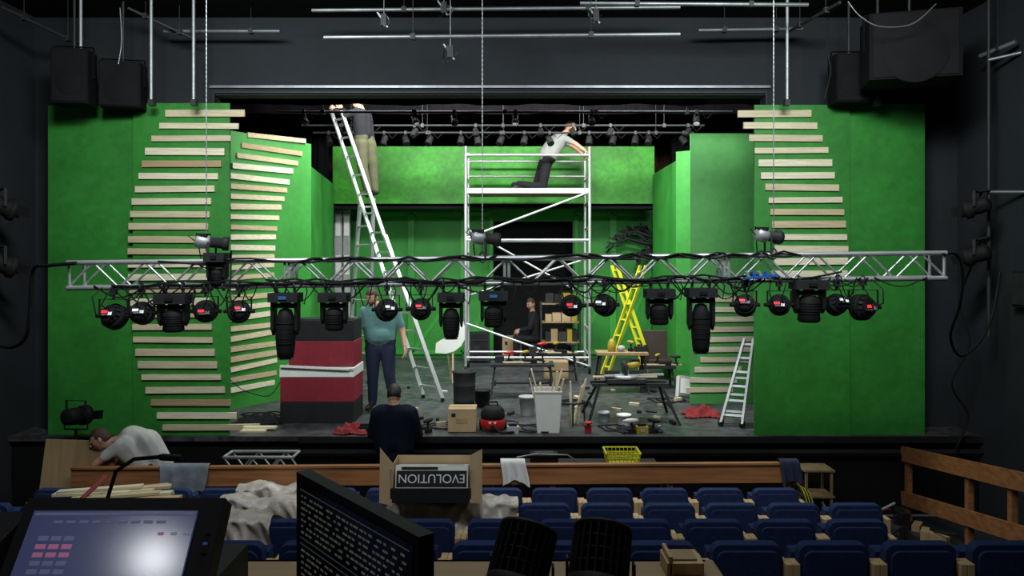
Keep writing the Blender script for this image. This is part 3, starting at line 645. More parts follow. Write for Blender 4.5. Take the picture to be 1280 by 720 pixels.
m.build('vacuum_cleaner')
m=MB(); c=V((X(685,9.0),9.1,0)); h=.5
for sx_,sy_ in ((-1,0),(1,0),(0,-1),(0,1)):
    if sx_: m.prism([(-.12,0),(.12,0),(.15,h),(-.15,h)],c+V((sx_*.13,0,0)),(0,1,0),(sx_*.06,0,1),.008,PW)
    else: m.prism([(-.13,0),(.13,0),(.16,h),(-.16,h)],c+V((0,sy_*.12,0)),(1,0,0),(0,sy_*.06,1),.008,PW)
m.box(c+V((0,0,.01)),(.26,.24,.02),PW); m.beam(c+V((-.17,-.155,h)),c+V((.17,-.155,h)),.03,.02,PW); m.beam(c+V((-.17,.155,h)),c+V((.17,.155,h)),.03,.02,PW)
for k in range(8): a=V((rnd(-.1,.1),rnd(-.08,.08),.03)); m.beam(c+a,c+a+V((rnd(-.2,.25),rnd(-.1,.1),rnd(.55,.75))),.05,.02,random.choice(WDS[:4]))
m.build('bin_of_timber_offcuts')
m=MB()
for k in range(7): a=V((X(715,9.5)+rnd(-.08,.1),9.5+rnd(-.1,.1),.01)); m.beam(a,a+V((rnd(-.1,.2),rnd(0,.15),rnd(.35,.62))),.05,.02,random.choice(WDS[2:]))
m.tube([(X(715,9.5)+.16*math.cos(t),9.5+.16*math.sin(t),.28) for t in [j*.524 for j in range(13)]],.012,DSTEEL)
for t in (0,1.57,3.14,4.71): m.cyl((X(715,9.5)+.16*math.cos(t),9.5+.16*math.sin(t),.28),(X(715,9.5)+.16*math.cos(t),9.5+.16*math.sin(t),0),.01,DSTEEL)
m.build('timber_offcut_rack')
def bucket(px,d,r,h,m_,name='bucket'):
    m=MB(); c=V((X(px,d),d,0)); m.lathe([(r*.78,0),(r*.8,.005),(r,h),(r*1.06,h),(r*1.06,h-.02),(r*1.0,h-.02),(r*.95,h-.005),(r*.74,.02)],c,m_)
    m.tube([c+V((r*math.cos(t),-r*.4*math.sin(t)-.02,h-.01-.6*r*math.sin(t))) for t in [j*.262 for j in range(13)]],.005,STEEL,6)
    m.build(name)
bucket(659,10.0,.11,.26,GRY); bucket(780,9.4,.09,.14,PW); bucket(735,9.0,.05,.13,PR,'paint_tin'); bucket(755,9.6,.08,.13,ALUD,'paint_tin'); bucket(603,10.6,.12,.24,PB)
def bench(name,px0,px1,d,h,dep,top,legm,tools):
    m=MB(); a,b=X(px0,d),X(px1,d); m.box(((a+b)/2,d,h),(b-a,dep,.04),top)
    for x_ in (a+.06,b-.06):
        for s_ in (-1,1): m.beam((x_,d+s_*dep*.3,h-.02),(x_+(.06 if x_>(a+b)/2 else -.06),d+s_*dep*.6,0),.04,.03,legm)
        m.beam((x_,d-dep*.45,h*.4),(x_,d+dep*.45,h*.4),.03,.02,legm)
    m.beam((a,d,h*.4),(b,d,h*.4),.03,.02,legm)
    tools(m,(a+b)/2,d,h+.02); return m.build(name)
def drill(m,c,col,yaw=0):
    R=Matrix.Rotation(yaw,3,'Z'); c=V(c); f=R@V((1,0,0)); m.lathe([(.02,-.08),(.028,0),(.026,.05),(.015,.08),(.007,.11)],c+V((0,0,.15)),col,f,12); m.beam(c+V((0,0,.13)),c+V((0,0,.03))-f*.02,.035,.025,PB); m.box(c+V((0,0,.025)),(.09,.05,.045),PB,R)
def tools1(m,x,y,z):
    drill(m,(x-.2,y,z),PR,.5); drill(m,(x+.3,y-.1,z),PB2,2.5); drill(m,(x+.05,y+.1,z),PYD,1)
    m.box((x-.35,y,z+.05),(.14,.18,.1),PB2); m.box((x+.12,y-.1,z+.03),(.2,.1,.06),PB); m.beam((x-.3,y-.15,z+.02),(x+.4,y-.1,z+.02),.06,.02,WDS[2])
bench('folding_workbench',614,692,11.4,.5,.45,DSTEEL,PB2,tools1)
bench('folding_workbench',662,722,12.6,.5,.4,BLKP,DSTEEL,tools1)
m=MB(); d=9.9; cx=X(782,d); zt_=Z(478,d); a,b=X(738,d),X(832,d)
m.beam((a,d,zt_),(b,d,zt_),.06,.05,DSTEEL); m.beam((a,d-.2,zt_),(b,d-.2,zt_),.04,.04,DSTEEL)
for x_,dx in ((a+.1,-.18),(b-.1,.18)):
    m.beam((x_,d-.2,zt_),(x_+dx,d-.5,0),.04,.03,PB); m.beam((x_,d,zt_),(x_+dx,d+.3,0),.04,.03,PB); m.beam((x_+dx*.6,d-.38,zt_*.4),(x_+dx*.6,d+.18,zt_*.4),.02,.02,PB)
m.box((cx-.02,d-.1,zt_+.05),(.5,.3,.05),DSTEEL); m.lathe([(.15,0),(.155,.02),(.15,.04)],(cx-.02,d-.12,zt_+.075),ALUD)
m.box((cx-.18,d,zt_+.12),(.2,.03,.08),DSTEEL); m.box((cx+.15,d,zt_+.12),(.2,.03,.08),DSTEEL)
m.beam((cx,d+.1,zt_+.08),(cx-.02,d+.08,zt_+.24),.07,.05,PB)
m.lathe([(.03,-.025),(.12,-.02),(.125,0),(.12,.02),(.03,.025)],(cx-.02,d-.05,zt_+.18),PB2,(1,0,.1),20); m.lathe([(.04,0),(.045,.1),(.035,.16)],(cx+.02,d-.03,zt_+.22),PYD,(1,0,.15),14)
m.tube([(cx-.06,d-.1,zt_+.26),(cx-.06,d-.17,zt_+.28),(cx-.06,d-.2,zt_+.2)],.014,PB,8)
m.beam((cx-.45,d-.1,zt_+.09),(cx+.4,d-.08,zt_+.09),.07,.02,WDS[2]); m.beam((cx-.3,d-.15,zt_+.11),(cx+.5,d-.02,zt_+.11),.06,.02,GRY)
m.build('mitre_saw_on_stand')
def tools2(m,x,y,z):
    m.lathe([(.06,0),(.07,.1),(.05,.16),(.03,.2)],(x-.15,y,z),PYD); drill(m,(x+.15,y,z),PYD,2); m.box((x+.3,y,z+.04),(.18,.12,.08),BLKP); m.ell((x,y,z+.05),(.07,.06,.05),GRY)
bench('tool_trestle',745,808,11.8,.62,.4,PLY,PB2,tools2)
bench('tool_trestle',798,842,12.2,.35,.4,PB2,PB2,tools1)
m=MB(); d=15.0; a,b=X(676,d),X(724,d)
for x_ in (a,b):
    for y_ in (d-.2,d+.2): m.beam((x_,y_,0),(x_,y_,1.25),.03,.03,DSTEEL)
for z_ in (.1,.45,.85,1.22):
    m.box(((a+b)/2,d,z_),(b-a,.42,.025),PLY)
    xx=a+.08
    while xx<b-.12: w=rnd(.1,.2); h=rnd(.1,.25); m.box((xx+w/2,d-.02,z_+.013+h/2),(w*.9,.3,h),random.choice([PB2,PB2,DSTEEL,CARD,PLY,PYD,BLKP])); xx+=w
m.build('shelf_unit_with_boxes')
cardbox('cardboard_box',(X(695,13.1),13.15,0),(.42,.35,.3)); cardbox('cardboard_box',(X(640,15.2),15.5,0),(.4,.35,.5),False,PLY)
def flightcase(name,x0,x1,y0,y1,z0,z1):
    m=MB(); m.box(((x0+x1)/2,(y0+y1)/2,(z0+z1)/2+.02),(x1-x0-.02,y1-y0-.02,z1-z0-.04),BLKP)
    for x_ in (x0+.012,x1-.012):
        for y_ in (y0+.012,y1-.012): m.beam((x_,y_,z0+.03),(x_,y_,z1),.026,.026,DSTEEL)
    for z_ in (z1-.012,z1-.14,z0+.045):
        for y_ in (y0+.008,y1-.008): m.beam((x0,y_,z_),(x1,y_,z_),.02,.02,DSTEEL)
        for x_ in (x0+.008,x1-.008): m.beam((x_,y0,z_),(x_,y1,z_),.02,.02,DSTEEL)
    m.box(((x0+x1)/2,y0-.003,(z0+z1)/2),(.12,.012,.1),DSTEEL)
    for x_ in (x0+.1,x1-.1):
        for y_ in (y0+.1,y1-.1): m.lathe([(.03,-.012),(.03,.012)],(x_,y_,z0+.03),PB,(1,0,0),12)
    return m.build(name)
flightcase('flight_case',X(600,15.4)-.3,X(600,15.4)+.2,15.1,15.5,0.0,.6)
m=MB(); d=13.2; c=V((X(823,d),d,0)); BR=mat('brown_leather',(.03,.017,.013),.5,var=.2)
m.box(c+V((0,0,.28)),(.5,.5,.16),BR); m.box(c+V((0,.24,.55)),(.5,.14,.55),BR,Matrix.Rotation(-.15,3,'X'))
for s_ in (-1,1):
    m.box(c+V((s_*.27,0,.38)),(.1,.52,.36),BR); m.cyl(c+V((s_*.27,-.26,.57)),c+V((s_*.27,.26,.57)),.055,BR)
    for t in (-1,1): m.cyl(c+V((s_*.24,t*.22,.2)),c+V((s_*.25,t*.24,0)),.025,RAIL,8,.015)
m.build('armchair',.02)
m=MB(); d=11.3; c=V((X(863,d),d,.17)); R=Matrix.Rotation(-.2,3,'X')@Matrix.Rotation(.1,3,'Y')
m.box(c,(.4,.05,.3),GRY,R); m.box(c+V((0,-.03,0)),(.32,.02,.22),WHP,R)
for s_ in (-1,1): m.box(c+V((s_*.2,-.01,0)),(.03,.08,.31),WHP,R)
m.build('white_speaker_panel')
m=MB(); d=12.6; o=V((X(544,d),d,Z(441,d))); k=d/FL
pts=[(0,0),(14,-1),(24,2),(32,8),(37,17),(37,32),(34,44),(29,38),(24,28),(16,20),(7,16),(1,12)]
m.prism([(a_*k,b_*k) for a_,b_ in pts],o,(1,0,0),(0,0,1),-.03,WHP); m.beam(o+V((.2,.04,.1)),o+V((.25,.3,-o.z)),.04,.03,WDS[2]); m.beam(o+V((.3,.04,.1)),o+V((.3,0.02,-o.z)),.04,.03,WDS[2]); m.build('white_curved_cutout')
m=MB(); d=15.3
for px0,px1 in ((418,428),(429,438)):
    m.box(((X(px0,d)+X(px1,d))/2,d,Z(262,d)/2),(X(px1,d)-X(px0,d)-.01,.05,Z(262,d)),GRY)
    for z_ in (.5,1.2,2.0,2.8): m.box(((X(px0,d)+X(px1,d))/2,d-.03,z_),(.1,.02,.4),WHP)
m.build('folding_screen')
# tree silhouettes
m=MB(); d=15.55; rt=random.Random(11)
def branch(p,ang,L,r,dep):
    if dep==0: return
    q_=p+V((math.cos(ang)*L,0,math.sin(ang)*L)); md=p.lerp(q_,.5)+V((0,0,-.04*L)); m.tube([p,md,q_],[r,r*.75,r*.35],BLKP,6)
    for k in range(2):
        s0=p.lerp(q_,.45+.3*k); branch(s0,ang+(1 if k%2 else -1)*rt.uniform(.3,.7),L*rt.uniform(.3,.4),r*.55,dep-1)
    if dep<=2:
        for k in range(3): c_=p.lerp(q_,rt.uniform(.2,1)); t=ang+rt.uniform(-1,1); m.beam(c_,c_+V((math.cos(t)*.12,0,math.sin(t)*.12)),.01,.035,BLKP)
m.tube([(X(848,d),d,0),(X(843,d),d,1.3),(X(841,d),d,2.4),(X(838,d),d,3.0),(X(836,d),d,3.12)],[.12,.1,.08,.05,.02],BLKP,8)
for py,an,L in ((308,2.95,1.25),(302,2.85,1.0),(314,3.2,.7)): branch(V((X(842,d),d,Z(py,d))),an,L,.055,3)
for py,an in ((285,2.2),(290,1.2)): branch(V((X(839,d),d,Z(py,d))),an,.35,.05,3)
m.build('tree_silhouette_cutout')
def cloth_heap(name,px,d,z,w,l,h,m_,seed=1):
    rr=random.Random(seed); ph=[rr.uniform(0,6) for _ in range(8)]; cx=X(px,d); b=MB()
    def fn(u,v):
        a=u*2-1; c_=v*2-1; e=max(0,1-(a*a+c_*c_)**1.2*.9)
        zz=h*e*(.55+.45*math.sin(a*7+ph[0]+2*c_)*math.sin(c_*6+ph[1]))+.008+.012*abs(math.sin(a*13+ph[2]))
        return V((cx+w/2*a*(1+.12*math.sin(c_*5+ph[3])),d+l/2*c_*(1+.12*math.sin(a*5+ph[4])),z+max(zz,.004)))
    b.grid(fn,28,20,m_); return b.build(name)
cloth_heap('red_cloth_heap',441,9.0,0,.42,.3,.13,REDC,3); cloth_heap('red_cloth_heap',877,10.0,0,.5,.4,.14,REDC,5); cloth_heap('dark_cloth_heap',800,9.1,0,.5,.3,.08,DARKC,8); cloth_heap('black_cloth_heap',325,9.6,0,.6,.4,.1,DARKC,9)
for k,(px,d,m_) in enumerate(((540,9.3,PB),(760,9.2,PB),(650,9.2,PB),(700,10.8,PB),(320,10.0,PB),(610,9.4,PB2),(820,11,PB))):
    c=V((X(px,d),d,.012)); pts=[c+V((rnd(.12,.3)*math.cos(j*.8)+j*.02,rnd(.1,.25)*math.sin(j*.8),0)) for j in range(16)]
    cable('coiled_extension_cable',pts,.008,m_,4)
cable('hanging_cable',[S(288,475,10.2),S(305,488,10.1),S(335,495,10.0),S(350,478,10.1)],.006,PB)
m=MB()
for k in range(60):
    dd=rnd(8.95,12.5); px=rnd(480,850) ; x_=X(px,dd)
    if abs(px-580)<25 or abs(px-685)<25 or abs(px-616)<22: continue
    w=rnd(.03,.16); R=Matrix.Rotation(rnd(0,3.1),3,'Z'); h=rnd(.01,.05); m.box((x_,dd,h/2+.001),(w,rnd(.03,.07),h),random.choice(WDS[2:4]+[PB,PB2,GRY,CARD,PW,BLKP,PB,PB2]),R)
m.build('scattered_offcuts_and_tools')
m=MB(); c=V((X(327,9.2),9.15,.03)); m.box(c,(.4,.09,.025),WDS[4]); m.box(c+V((-.3,.1,.0)),(.5,.07,.025),WDS[0],Matrix.Rotation(.1,3,'Z')); m.box(c+V((-.05,.0,-.02)),(.3,.3,.02),WDS[3]); m.build('loose_planks')
for k,(px,col) in enumerate(((455,PB),(535,PB2),(641,GRY),(790,PW),(803,PYD),(818,PB))):
    m=MB(); c=V((X(px,8.95),8.98,0)); drill(m,c,col,k*1.1) if k%2 else (m.box(c+V((0,0,.04)),(.14,.1,.08),col),m.box(c+V((0,0,.095)),(.1,.03,.03),PB),m.box(c+V((0,-.052,.04)),(.05,.01,.03),GRY)); m.build('power_drill' if k%2 else 'small_toolbox')
# ------------------------------------------------------------------ pit and rail
m=MB(); d=7.6
za,zb_=Z(597,d),Z(591,d); xa_,xb_=X(90,d),X(998,d)
m.beam((xa_,d,za),(xb_,d,zb_),.035,.19,RAIL,(0,1,0)); m.beam((xa_,d,za+.1),(xb_,d,zb_+.1),.07,.02,RAIL)
for k in range(7):
    x_=xa_+.1+(xb_-xa_-.2)*k/6; m.beam((x_,d+.04,FZ),(x_,d+.04,-.05),.05,.05,RAIL,(1,0,0))
m.build('timber_barrier_rail')
m=MB()
m.beam((4.6,8.7,-.18),(4.6,6.3,.15),.04,.17,RAIL,(1,0,0)); m.beam((4.6,8.7,-.7),(4.6,6.3,-.32),.04,.16,RAIL,(1,0,0))
for y_ in (8.65,7.5,6.85): m.beam((4.64,y_,FZ),(4.64,y_,.05 if y_<7 else -.12),.06,.06,RAIL,(1,0,0))
m.build('timber_barrier_rail')
flightcase('flight_case',.0,1.6,7.85,8.35,FZ,-.14)
flightcase('flight_case',-3.2,-2.35,7.85,8.5,FZ,-.27)
m=MB(); x0_,x1_=X(286,8.2),X(371,8.2)
for y_ in (8.05,8.3):
    for z_ in (-.25,-.05): m.cyl((x0_,y_,z_),(x1_,y_,z_),.018,ALU,8)
    for k in range(5):
        p=x0_+(x1_-x0_)*k/5;q_=x0_+(x1_-x0_)*(k+1)/5; m.cyl((p,y_,-.25 if k%2 else -.05),(q_,y_,-.05 if k%2 else -.25),.01,ALU,6)
for x_ in (x0_,x1_):
    for z_ in (-.25,-.05): m.cyl((x_,8.05,z_),(x_,8.3,z_),.016,ALU,8)
m.build('spare_truss_section')
m=MB(); c=V((X(777,8.1),8.1,-.138)); w,l,h=.36,.3,.15
m.box(c+V((0,0,.008)),(w*.85,l*.85,.012),PY)
for k in range(9):
    t=-1+2*k/8
    for s_ in (-1,1):
        m.beam(c+V((t*w*.43,s_*l*.43,0)),c+V((t*w*.5,s_*l*.5,h)),.015,.006,PY); m.beam(c+V((s_*w*.43,t*l*.43,0)),c+V((s_*w*.5,t*l*.5,h)),.006,.015,PY)
for z_,f in ((.05,.455),(.1,.48),(h,.51)):
    for s_ in (-1,1): m.beam(c+V((-w*f,s_*l*f,z_)),c+V((w*f,s_*l*f,z_)),.02,.012,PY); m.beam(c+V((s_*w*f,-l*f,z_)),c+V((s_*w*f,l*f,z_)),.02,.012,PY)
m.build('yellow_basket')
m=MB(); c=V((X(680,8.1),8.1,-.138)); m.box(c+V((0,0,.06)),(.3,.2,.12),PB); m.box(c+V((0,-.02,.13)),(.2,.1,.02),DSTEEL); m.tube([c+V((-.3,-.1,.1)),c+V((-.1,-.15,.15)),c+V((.25,-.15,.14)),c+V((.4,-.1,.02))],.009,STEEL); m.build('tool_case')
flightcase('flight_case',-1.15,-.2,7.9,8.1,FZ,-.2)
m=MB(); c=V((X(570,8.05),8.0,-.198)); m.box(c+V((0,0,.06)),(.32,.18,.1),PBL); m.box(c+V((0,0,.12)),(.34,.2,.02),PBL); m.tube([c+V((-.08,0,.12)),c+V((-.07,0,.17)),c+V((.07,0,.17)),c+V((.08,0,.12))],.01,PB); m.build('blue_toolbox',.004)
m=MB(); m.prism([(0,0),(.8,0),(.78,.78),(.05,.8)],(X(26,7.5),7.75,FZ+.35),(1,0,0),(0,.12,1),.02,PLY); m.beam((X(50,7.5),7.8,FZ),(X(50,7.5),7.8,FZ+.36),.05,.05,WDS[2]); m.beam((X(110,7.5),7.8,FZ),(X(110,7.5),7.8,FZ+.36),.05,.05,WDS[2]); m.build('leaning_plywood_sheet')
c=S(95,520,8.4)
def stand(m):
    m.cyl((c.x,8.4,c.z-.16),(c.x,8.4,FZ+.5),.018,PB)
    for a in (0,2.09,4.19): m.beam((c.x,8.4,FZ+.5),(c.x+.3*math.cos(a),8.4+.3*math.sin(a),FZ),.03,.015,PB)
    m.tube([(c.x-.13,8.4,c.z-.02),(c.x-.13,8.4,c.z-.15),(c.x+.13,8.4,c.z-.15),(c.x+.13,8.4,c.z-.02)],.01,PB)
lantern(c,(.15,.9,-.1),.11,.3,None,PB,'lantern_on_stand',stand)
def rail_cloth(name,px0,px1,z1,z0,m_,d=7.6,seed=0):
    b=MB(); a_,b_=X(px0,d),X(px1,d); r=random.Random(seed); p=[r.uniform(0,6) for _ in range(4)]
    def fn(u,v):
        t=v*2-1; x_=a_+(b_-a_)*(u-.5)*(1+.12*abs(t)*math.sin(p[0]))+(b_-a_)*.5+.02*math.sin(v*6+p[0])
        w=.018*math.sin(u*17+p[1]) ; yy=d+(.06 if t>0 else -.05)*min(1,abs(t)*6)+w*abs(t); zz=z1+.012-(z1-z0)*max(0,abs(t)-.08)*(1+.15*math.sin(u*5+p[2]))
        return V((x_,yy,zz))
    b.grid(fn,20,26,m_); return b.build(name)
rail_cloth('grey_cloth_on_rail',200,261,za+.13,-.35,GREYC,seed=2); rail_cloth('navy_jacket_on_rail',975,999,zb_+.13,-.22,NAVY,seed=3); rail_cloth('white_bag_on_rail',628,658,zb_+.13,-.22,PW,seed=4)
m=MB(); c=V((X(1008,8.2),8.3,FZ+.28))
for k in range(6): m.tube([c+V((.02*k-.06,(.24-.01*k)*math.cos(t),(.24-.01*k)*math.sin(t))) for t in [j*.35 for j in range(19)]],.014,PY if k%2 else PB,6)
m.lathe([(.08,-.09),(.08,.09)],c,PB,(1,0,0)); m.box(c+V((0,0,-.26)),(.25,.3,.03),PB); m.build('cable_reel')
m=MB(); c=V((X(1025,8.2)+.02,8.4,0))
for x_ in (-.14,.14):
    for y_ in (-.12,.12): m.beam(c+V((x_,y_,FZ)),c+V((x_,y_,-.25)),.025,.025,PLY)
for z_ in (-.26,-.55): m.box(c+V((0,0,z_)),(.34,.3,.02),PLY)
m.build('small_wooden_stand')
m=MB()
for k in range(60): x_=rnd(3.35,4.45);y_=rnd(7.0,8.3); h=rnd(.04,.3); m.box((x_,y_,FZ+h/2),(rnd(.06,.22),rnd(.06,.2),h),random.choice([PB,PB2,GRY,PR,BLKP,PLY,PW,DSTEEL,PB,PB2,PB]),Matrix.Rotation(rnd(0,3),3,'Z'))
for k in range(8): a=V((rnd(3.4,4.3),rnd(7.2,8.2),FZ+.3)); m.beam(a,a+V((rnd(-.4,.4),rnd(-.4,.4),rnd(-.05,.2))),.02,.015,random.choice([PR,ALUD,PB,PB]))
m.build('heap_of_tools_and_cases')
# ------------------------------------------------------------------ theatre seats
sm=MB()
def rr(w,h0,h1,r,n=6):
    p=[(-w+.02,h0),(w-.02,h0),(w,h0+.05)]
    for k in range(n+1): t=k/n*math.pi/2; p.append((w-r+r*math.cos(t),h1-r+r*math.sin(t)))
    for k in range(n+1): t=k/n*math.pi/2; p.append((-w+r-r*math.sin(t),h1-r+r*math.cos(t)))
    p.append((-w,h0+.05)); return p
sm.prism(rr(.216,.36,.85,.06),(0,.035,0),(1,0,0),(0,-.06,1),.07,BLUE)
sm.prism(rr(.19,.40,.815,.05),(0,-.045,0),(1,0,0),(0,-.06,1),.02,BLUE) 
sm.prism([(-.04,0),(.04,0),(.04,.025),(-.04,.025)],(0,-.083,.66),(1,0,0),(0,-.06,1),.006,PLATE)
sm.box((0,.14,.55),(.41,.09,.4),BLUE,Matrix.Rotation(.12,3,'X')); sm.box((0,.2,.5),(.36,.02,.3),SWD,Matrix.Rotation(.12,3,'X'))
for s_ in (-1,1):
    x_=s_*.243
    sm.prism([(-.06,0),(.16,0),(.12,.3),(.22,.56),(.22,.62),(-.05,.68),(-.1,.7),(-.12,.4)],(x_-.02,0,0),(0,1,0),(0,0,1),.04,SWD)
    sm.box((x_,.08,.66),(.042,.3,.03),SWD); sm.box((x_,-.07,.62),(.042,.1,.24),SWD); sm.box((x_,.05,.01),(.042,.26,.02),DSTEEL)
seat_me=sm.mesh('theatre_seat')
def row(d,z,x0,xmin,xmax):
    k=math.ceil((xmin-x0)/.53)
    while x0+k*.53<=xmax+.01:
        o=bpy.data.objects.new('theatre_seat',seat_me); o.location=(x0+k*.53,d,z+.004); scene.collection.objects.link(o)
        b=o.modifiers.new('b','BEVEL'); b.width=.01; b.segments=2; b.limit_method='ANGLE'; k+=1
row(7.15,-.95,-.12,-4.5,2.55); row(6.35,-.83,.28,-4.5,2.95); row(5.5,-.67,-.11,-4.2,2.62); row(4.6,-.49,1.44,-4.0,3.1)
def dust(px0,px1,d,ztop,drop,front,seed):
    b=MB(); a_,b_=X(px0,d),X(px1,d); r=random.Random(seed); p=[r.uniform(0,6) for _ in range(10)]
    n=max(40,int((b_-a_)*60)); L=drop+.16+front
    def fn(u,v):
        x_=a_+(b_-a_)*u; cr=.014*math.sin(x_*19+p[0]+v*4)+.009*math.sin(x_*37+p[1]-v*11)+.008*math.sin(v*23+p[2]+x_*9)+.006*math.sin(x_*61+v*31)
        s_=v*L; hang=drop*(1+.15*math.sin(x_*6+p[5]))
        if s_<drop: t=s_/drop; y_=d-.15-.07*(1-t)+cr*1.6; z_=ztop-hang*(1-t)
        elif s_<drop+.16: t=(s_-drop)/.16; y_=d-.15+.22*t; z_=ztop+.03*math.sin(t*3.14)+cr*.4
        else: t=max(0.0,(s_-drop-.16)/front); y_=d+.07+t*front; z_=ztop-.22*t**1.4+cr
        z_+= -.04*(.5+.5*math.cos((x_-p[3])*2*math.pi/.53))*min(1,v*3)
        return V((x_+.02*math.sin(v*11+p[4]),y_,z_))
    b.grid(fn,n,44,SHEET); return b.build('polythene_dust_sheet')
dust(298,384,7.15,-.06,.3,.26,1); dust(282,398,6.35,.07,.48,.4,2); dust(484,645,6.35,.075,.3,.4,3); dust(278,345,5.5,.22,.4,.35,5)
# open cardboard box with printed carton inside
BXD=6.2; c=V((X(541,BXD),BXD+.05,.115))
m=MB(); w,dd,h=.66,.42,.28; t=.006
m.box(c+V((0,0,.003)),(w,dd,t),CARD)
for s_ in (-1,1): m.box(c+V((s_*w/2,0,h/2)),(t,dd,h),CARD)
m.box(c+V((0,dd/2,h/2)),(w,t,h),CARD); m.box(c+V((0,-dd/2,.06)),(w,t,.12),BLKP)
m.prism([(0,0),(.1,-.02),(.12,.3),(0,.44)],c+V((-w/2-.09,-dd/2,.0)),(1,0,0),(0,.1,1),.006,CARD); m.prism([(0,0),(.1,0),(.1,.43),(.0,.38)],c+V((w/2-.01,-dd/2,.0)),(1,0,0),(0,.1,1),.006,CARD)
m.build('open_cardboard_box')
m=MB(); m.box((0,0,0),(.6,.3,.24),PW); m.box((0,-.151,-.09),(.6,.004,.05),BLKP); m.box((.0,-.151,.01),(.58,.004,.13),BLKP); m.box((-.1,-.153,.095),(.3,.004,.02),BLKP); m.box((.2,-.1,.1205),(.14,.08,.002),BLKP); co=m.build('printed_carton',0,center=False); co.location=(c.x-.0,c.y-.0,c.z+.13); co.rotation_euler=(-.25,.0,0)
cu=bpy.data.curves.new('label','FONT'); cu.body='EVOLUTION'; cu.size=.1; cu.extrude=.001; cu.align_x='CENTER'; to=bpy.data.objects.new('label_text',cu); scene.collection.objects.link(to); to.data.materials.append(PW); to.parent=co; to.rotation_euler=(math.radians(90),math.pi,0); to.location=(-.0,-.155,.045)
m=MB()
for k in range(12):
    a=V((X(70,6.3)+rnd(-.05,.3),6.25+rnd(-.2,.2),.045+.022*(k//3))); m.beam(a,a+V((rnd(.6,.9),rnd(0,.2),rnd(.0,.03))),.022,.07,random.choice(WDS[:4]+[CARD]),(0,0,1))
m.beam((X(100,6.2),6.1,.06),(X(125,6.2),6.3,.26),.05,.03,REDP); m.build('pile_of_battens')
# ------------------------------------------------------------------ control desk
DW=mat('desk_veneer',(.3,.2,.11),.5,var=.15,scale=3,stretch=(.5,4,1))
m=MB(); m.box((-.75,1.35,1.225),(2.64,1.5,.05),DW)
for x_ in (-2.0,-.7,.5):
    for y_ in (.7,2.0): m.beam((x_,y_,.35),(x_,y_,1.2),.05,.05,DSTEEL)
m.box((-.75,2.09,1.1),(2.6,.02,.3),DW); m.build('control_desk',.004)
m=MB(); th=.62; pc=V((-.86,1.55,1.42))
tilt=Matrix.Rotation(-(th),3,'X')
def onp(u,v,dp=0): return pc+V((u,0,0))+tilt@V((0,dp,v))
SCR=mat('screen_glass_dark',(.006,.008,.015),.2,var=.1,spec=.3)
SCC=mat('console_screen_glass',(.012,.015,.035),.17,var=.1,emit=2.2,scale=3,spec=1)
CON=mat('console_casing',(.012,.012,.014),.55,var=.1,spec=.3)
UIG=mat('screen_ui_grey',(.06,.065,.12),.4,emit=.9,var=.1); UIP=mat('screen_ui_pink',(.3,.1,.2),.4,emit=.6,var=.1); UIW=mat('screen_ui_text',(.2,.22,.3),.4,emit=.5,var=.1)
def pbox(m,u,v,w,h,dp,dep,mt): m.box(onp(u,v,dp),(w,dep,h),mt,tilt)
pbox(m,0,0,.44,.36,.02,.05,CON); pbox(m,-.012,0,.36,.30,-.008,.006,SCC)
pbox(m,-.012,.142,.35,.006,-.012,.002,UIG)
for r_ in range(5):
    for k in range(3):
        pbox(m,-.15+.028*k,.09-.017*r_,.022,.01,-.012,.002,UIP if r_ in (1,2) else UIG)
for k in range(9): pbox(m,-.13+.028*k,.125,.02,.006,-.012,.002,UIG)
for k in range(3): pbox(m,.1+.028*k,.1,.012,.006,-.012,.002,UIP if k==0 else UIW)
for k in range(3): pbox(m,.2,.1-.02*k,.01,.006,-.008,.004,LEDB if k==1 else PB)
R3_=Matrix.Rotation(.3,3,'X')
m.box((-1.33,1.42,1.37),(.46,.6,.14),CON,R3_)
for i in range(8):
    for j in range(9): m.box(V((-1.33,1.42,1.37))+R3_@V((-.19+.05*i,-.25+.062*j,.076)),(.034,.04,.012),random.choice([DSTEEL,GRY,PB2,UIG,PB2]),R3_)
m.box((-.9,1.2,1.3),(.5,.3,.1),CON)
for k in range(10): m.box((-1.1+.045*k,1.15,1.352),(.012,.2,.005),PB); m.box((-1.1+.045*k,1.12+.01*(k%5),1.365),(.03,.03,.02),GRY)
m.box((-.87,1.75,1.32),(.42,.2,.14),CON)
m.build('lighting_console',.003)
cable_pts=[(-.98,1.82,1.36),(-1.0,1.82,1.5),(-.975,1.82,1.58),(-.93,1.82,1.61),(-.87,1.82,1.615)]
cp=[V(p) for p in cable_pts]
m=MB(); m.tube(cp,.005,PB,8); m.lathe([(.006,0),(.009,.01),(.009,.05),(.006,.055)],cp[-1],PB,(1,0,-.05),12); m.cyl((-.98,1.82,1.25),(-.98,1.82,1.4),.015,PB); m.build('gooseneck_desk_lamp')
pl=V((X(379,1.58),1.58,0)); prr=V((X(533,1.21),1.21,0)); zt_=1.65; ux=(prr-pl); Wm=ux.length; ux.normalize(); nn=V((ux.y,-ux.x,0)); 
if nn.dot(V((0,0,0))-pl)<0: nn=-nn
hm=.35; m=MB(); R=Matrix((ux,-nn,V((0,0,1)))).transposed(); mc=(pl+prr)/2+V((0,0,zt_-hm/2))
m.box(mc,(Wm,.03,hm),CON,R); m.box(mc+nn*.016,(Wm-.03,.002,hm-.035),SCR,R); m.box(mc-nn*.03,(Wm*.6,.04,hm*.6),PB2,R)
UIT=mat('screen_text',(.07,.075,.06),.5,emit=.5,var=.3,scale=60); UIL=mat('screen_rule',(.04,.05,.05),.5,emit=.4,var=.2)
rg=random.Random(4)
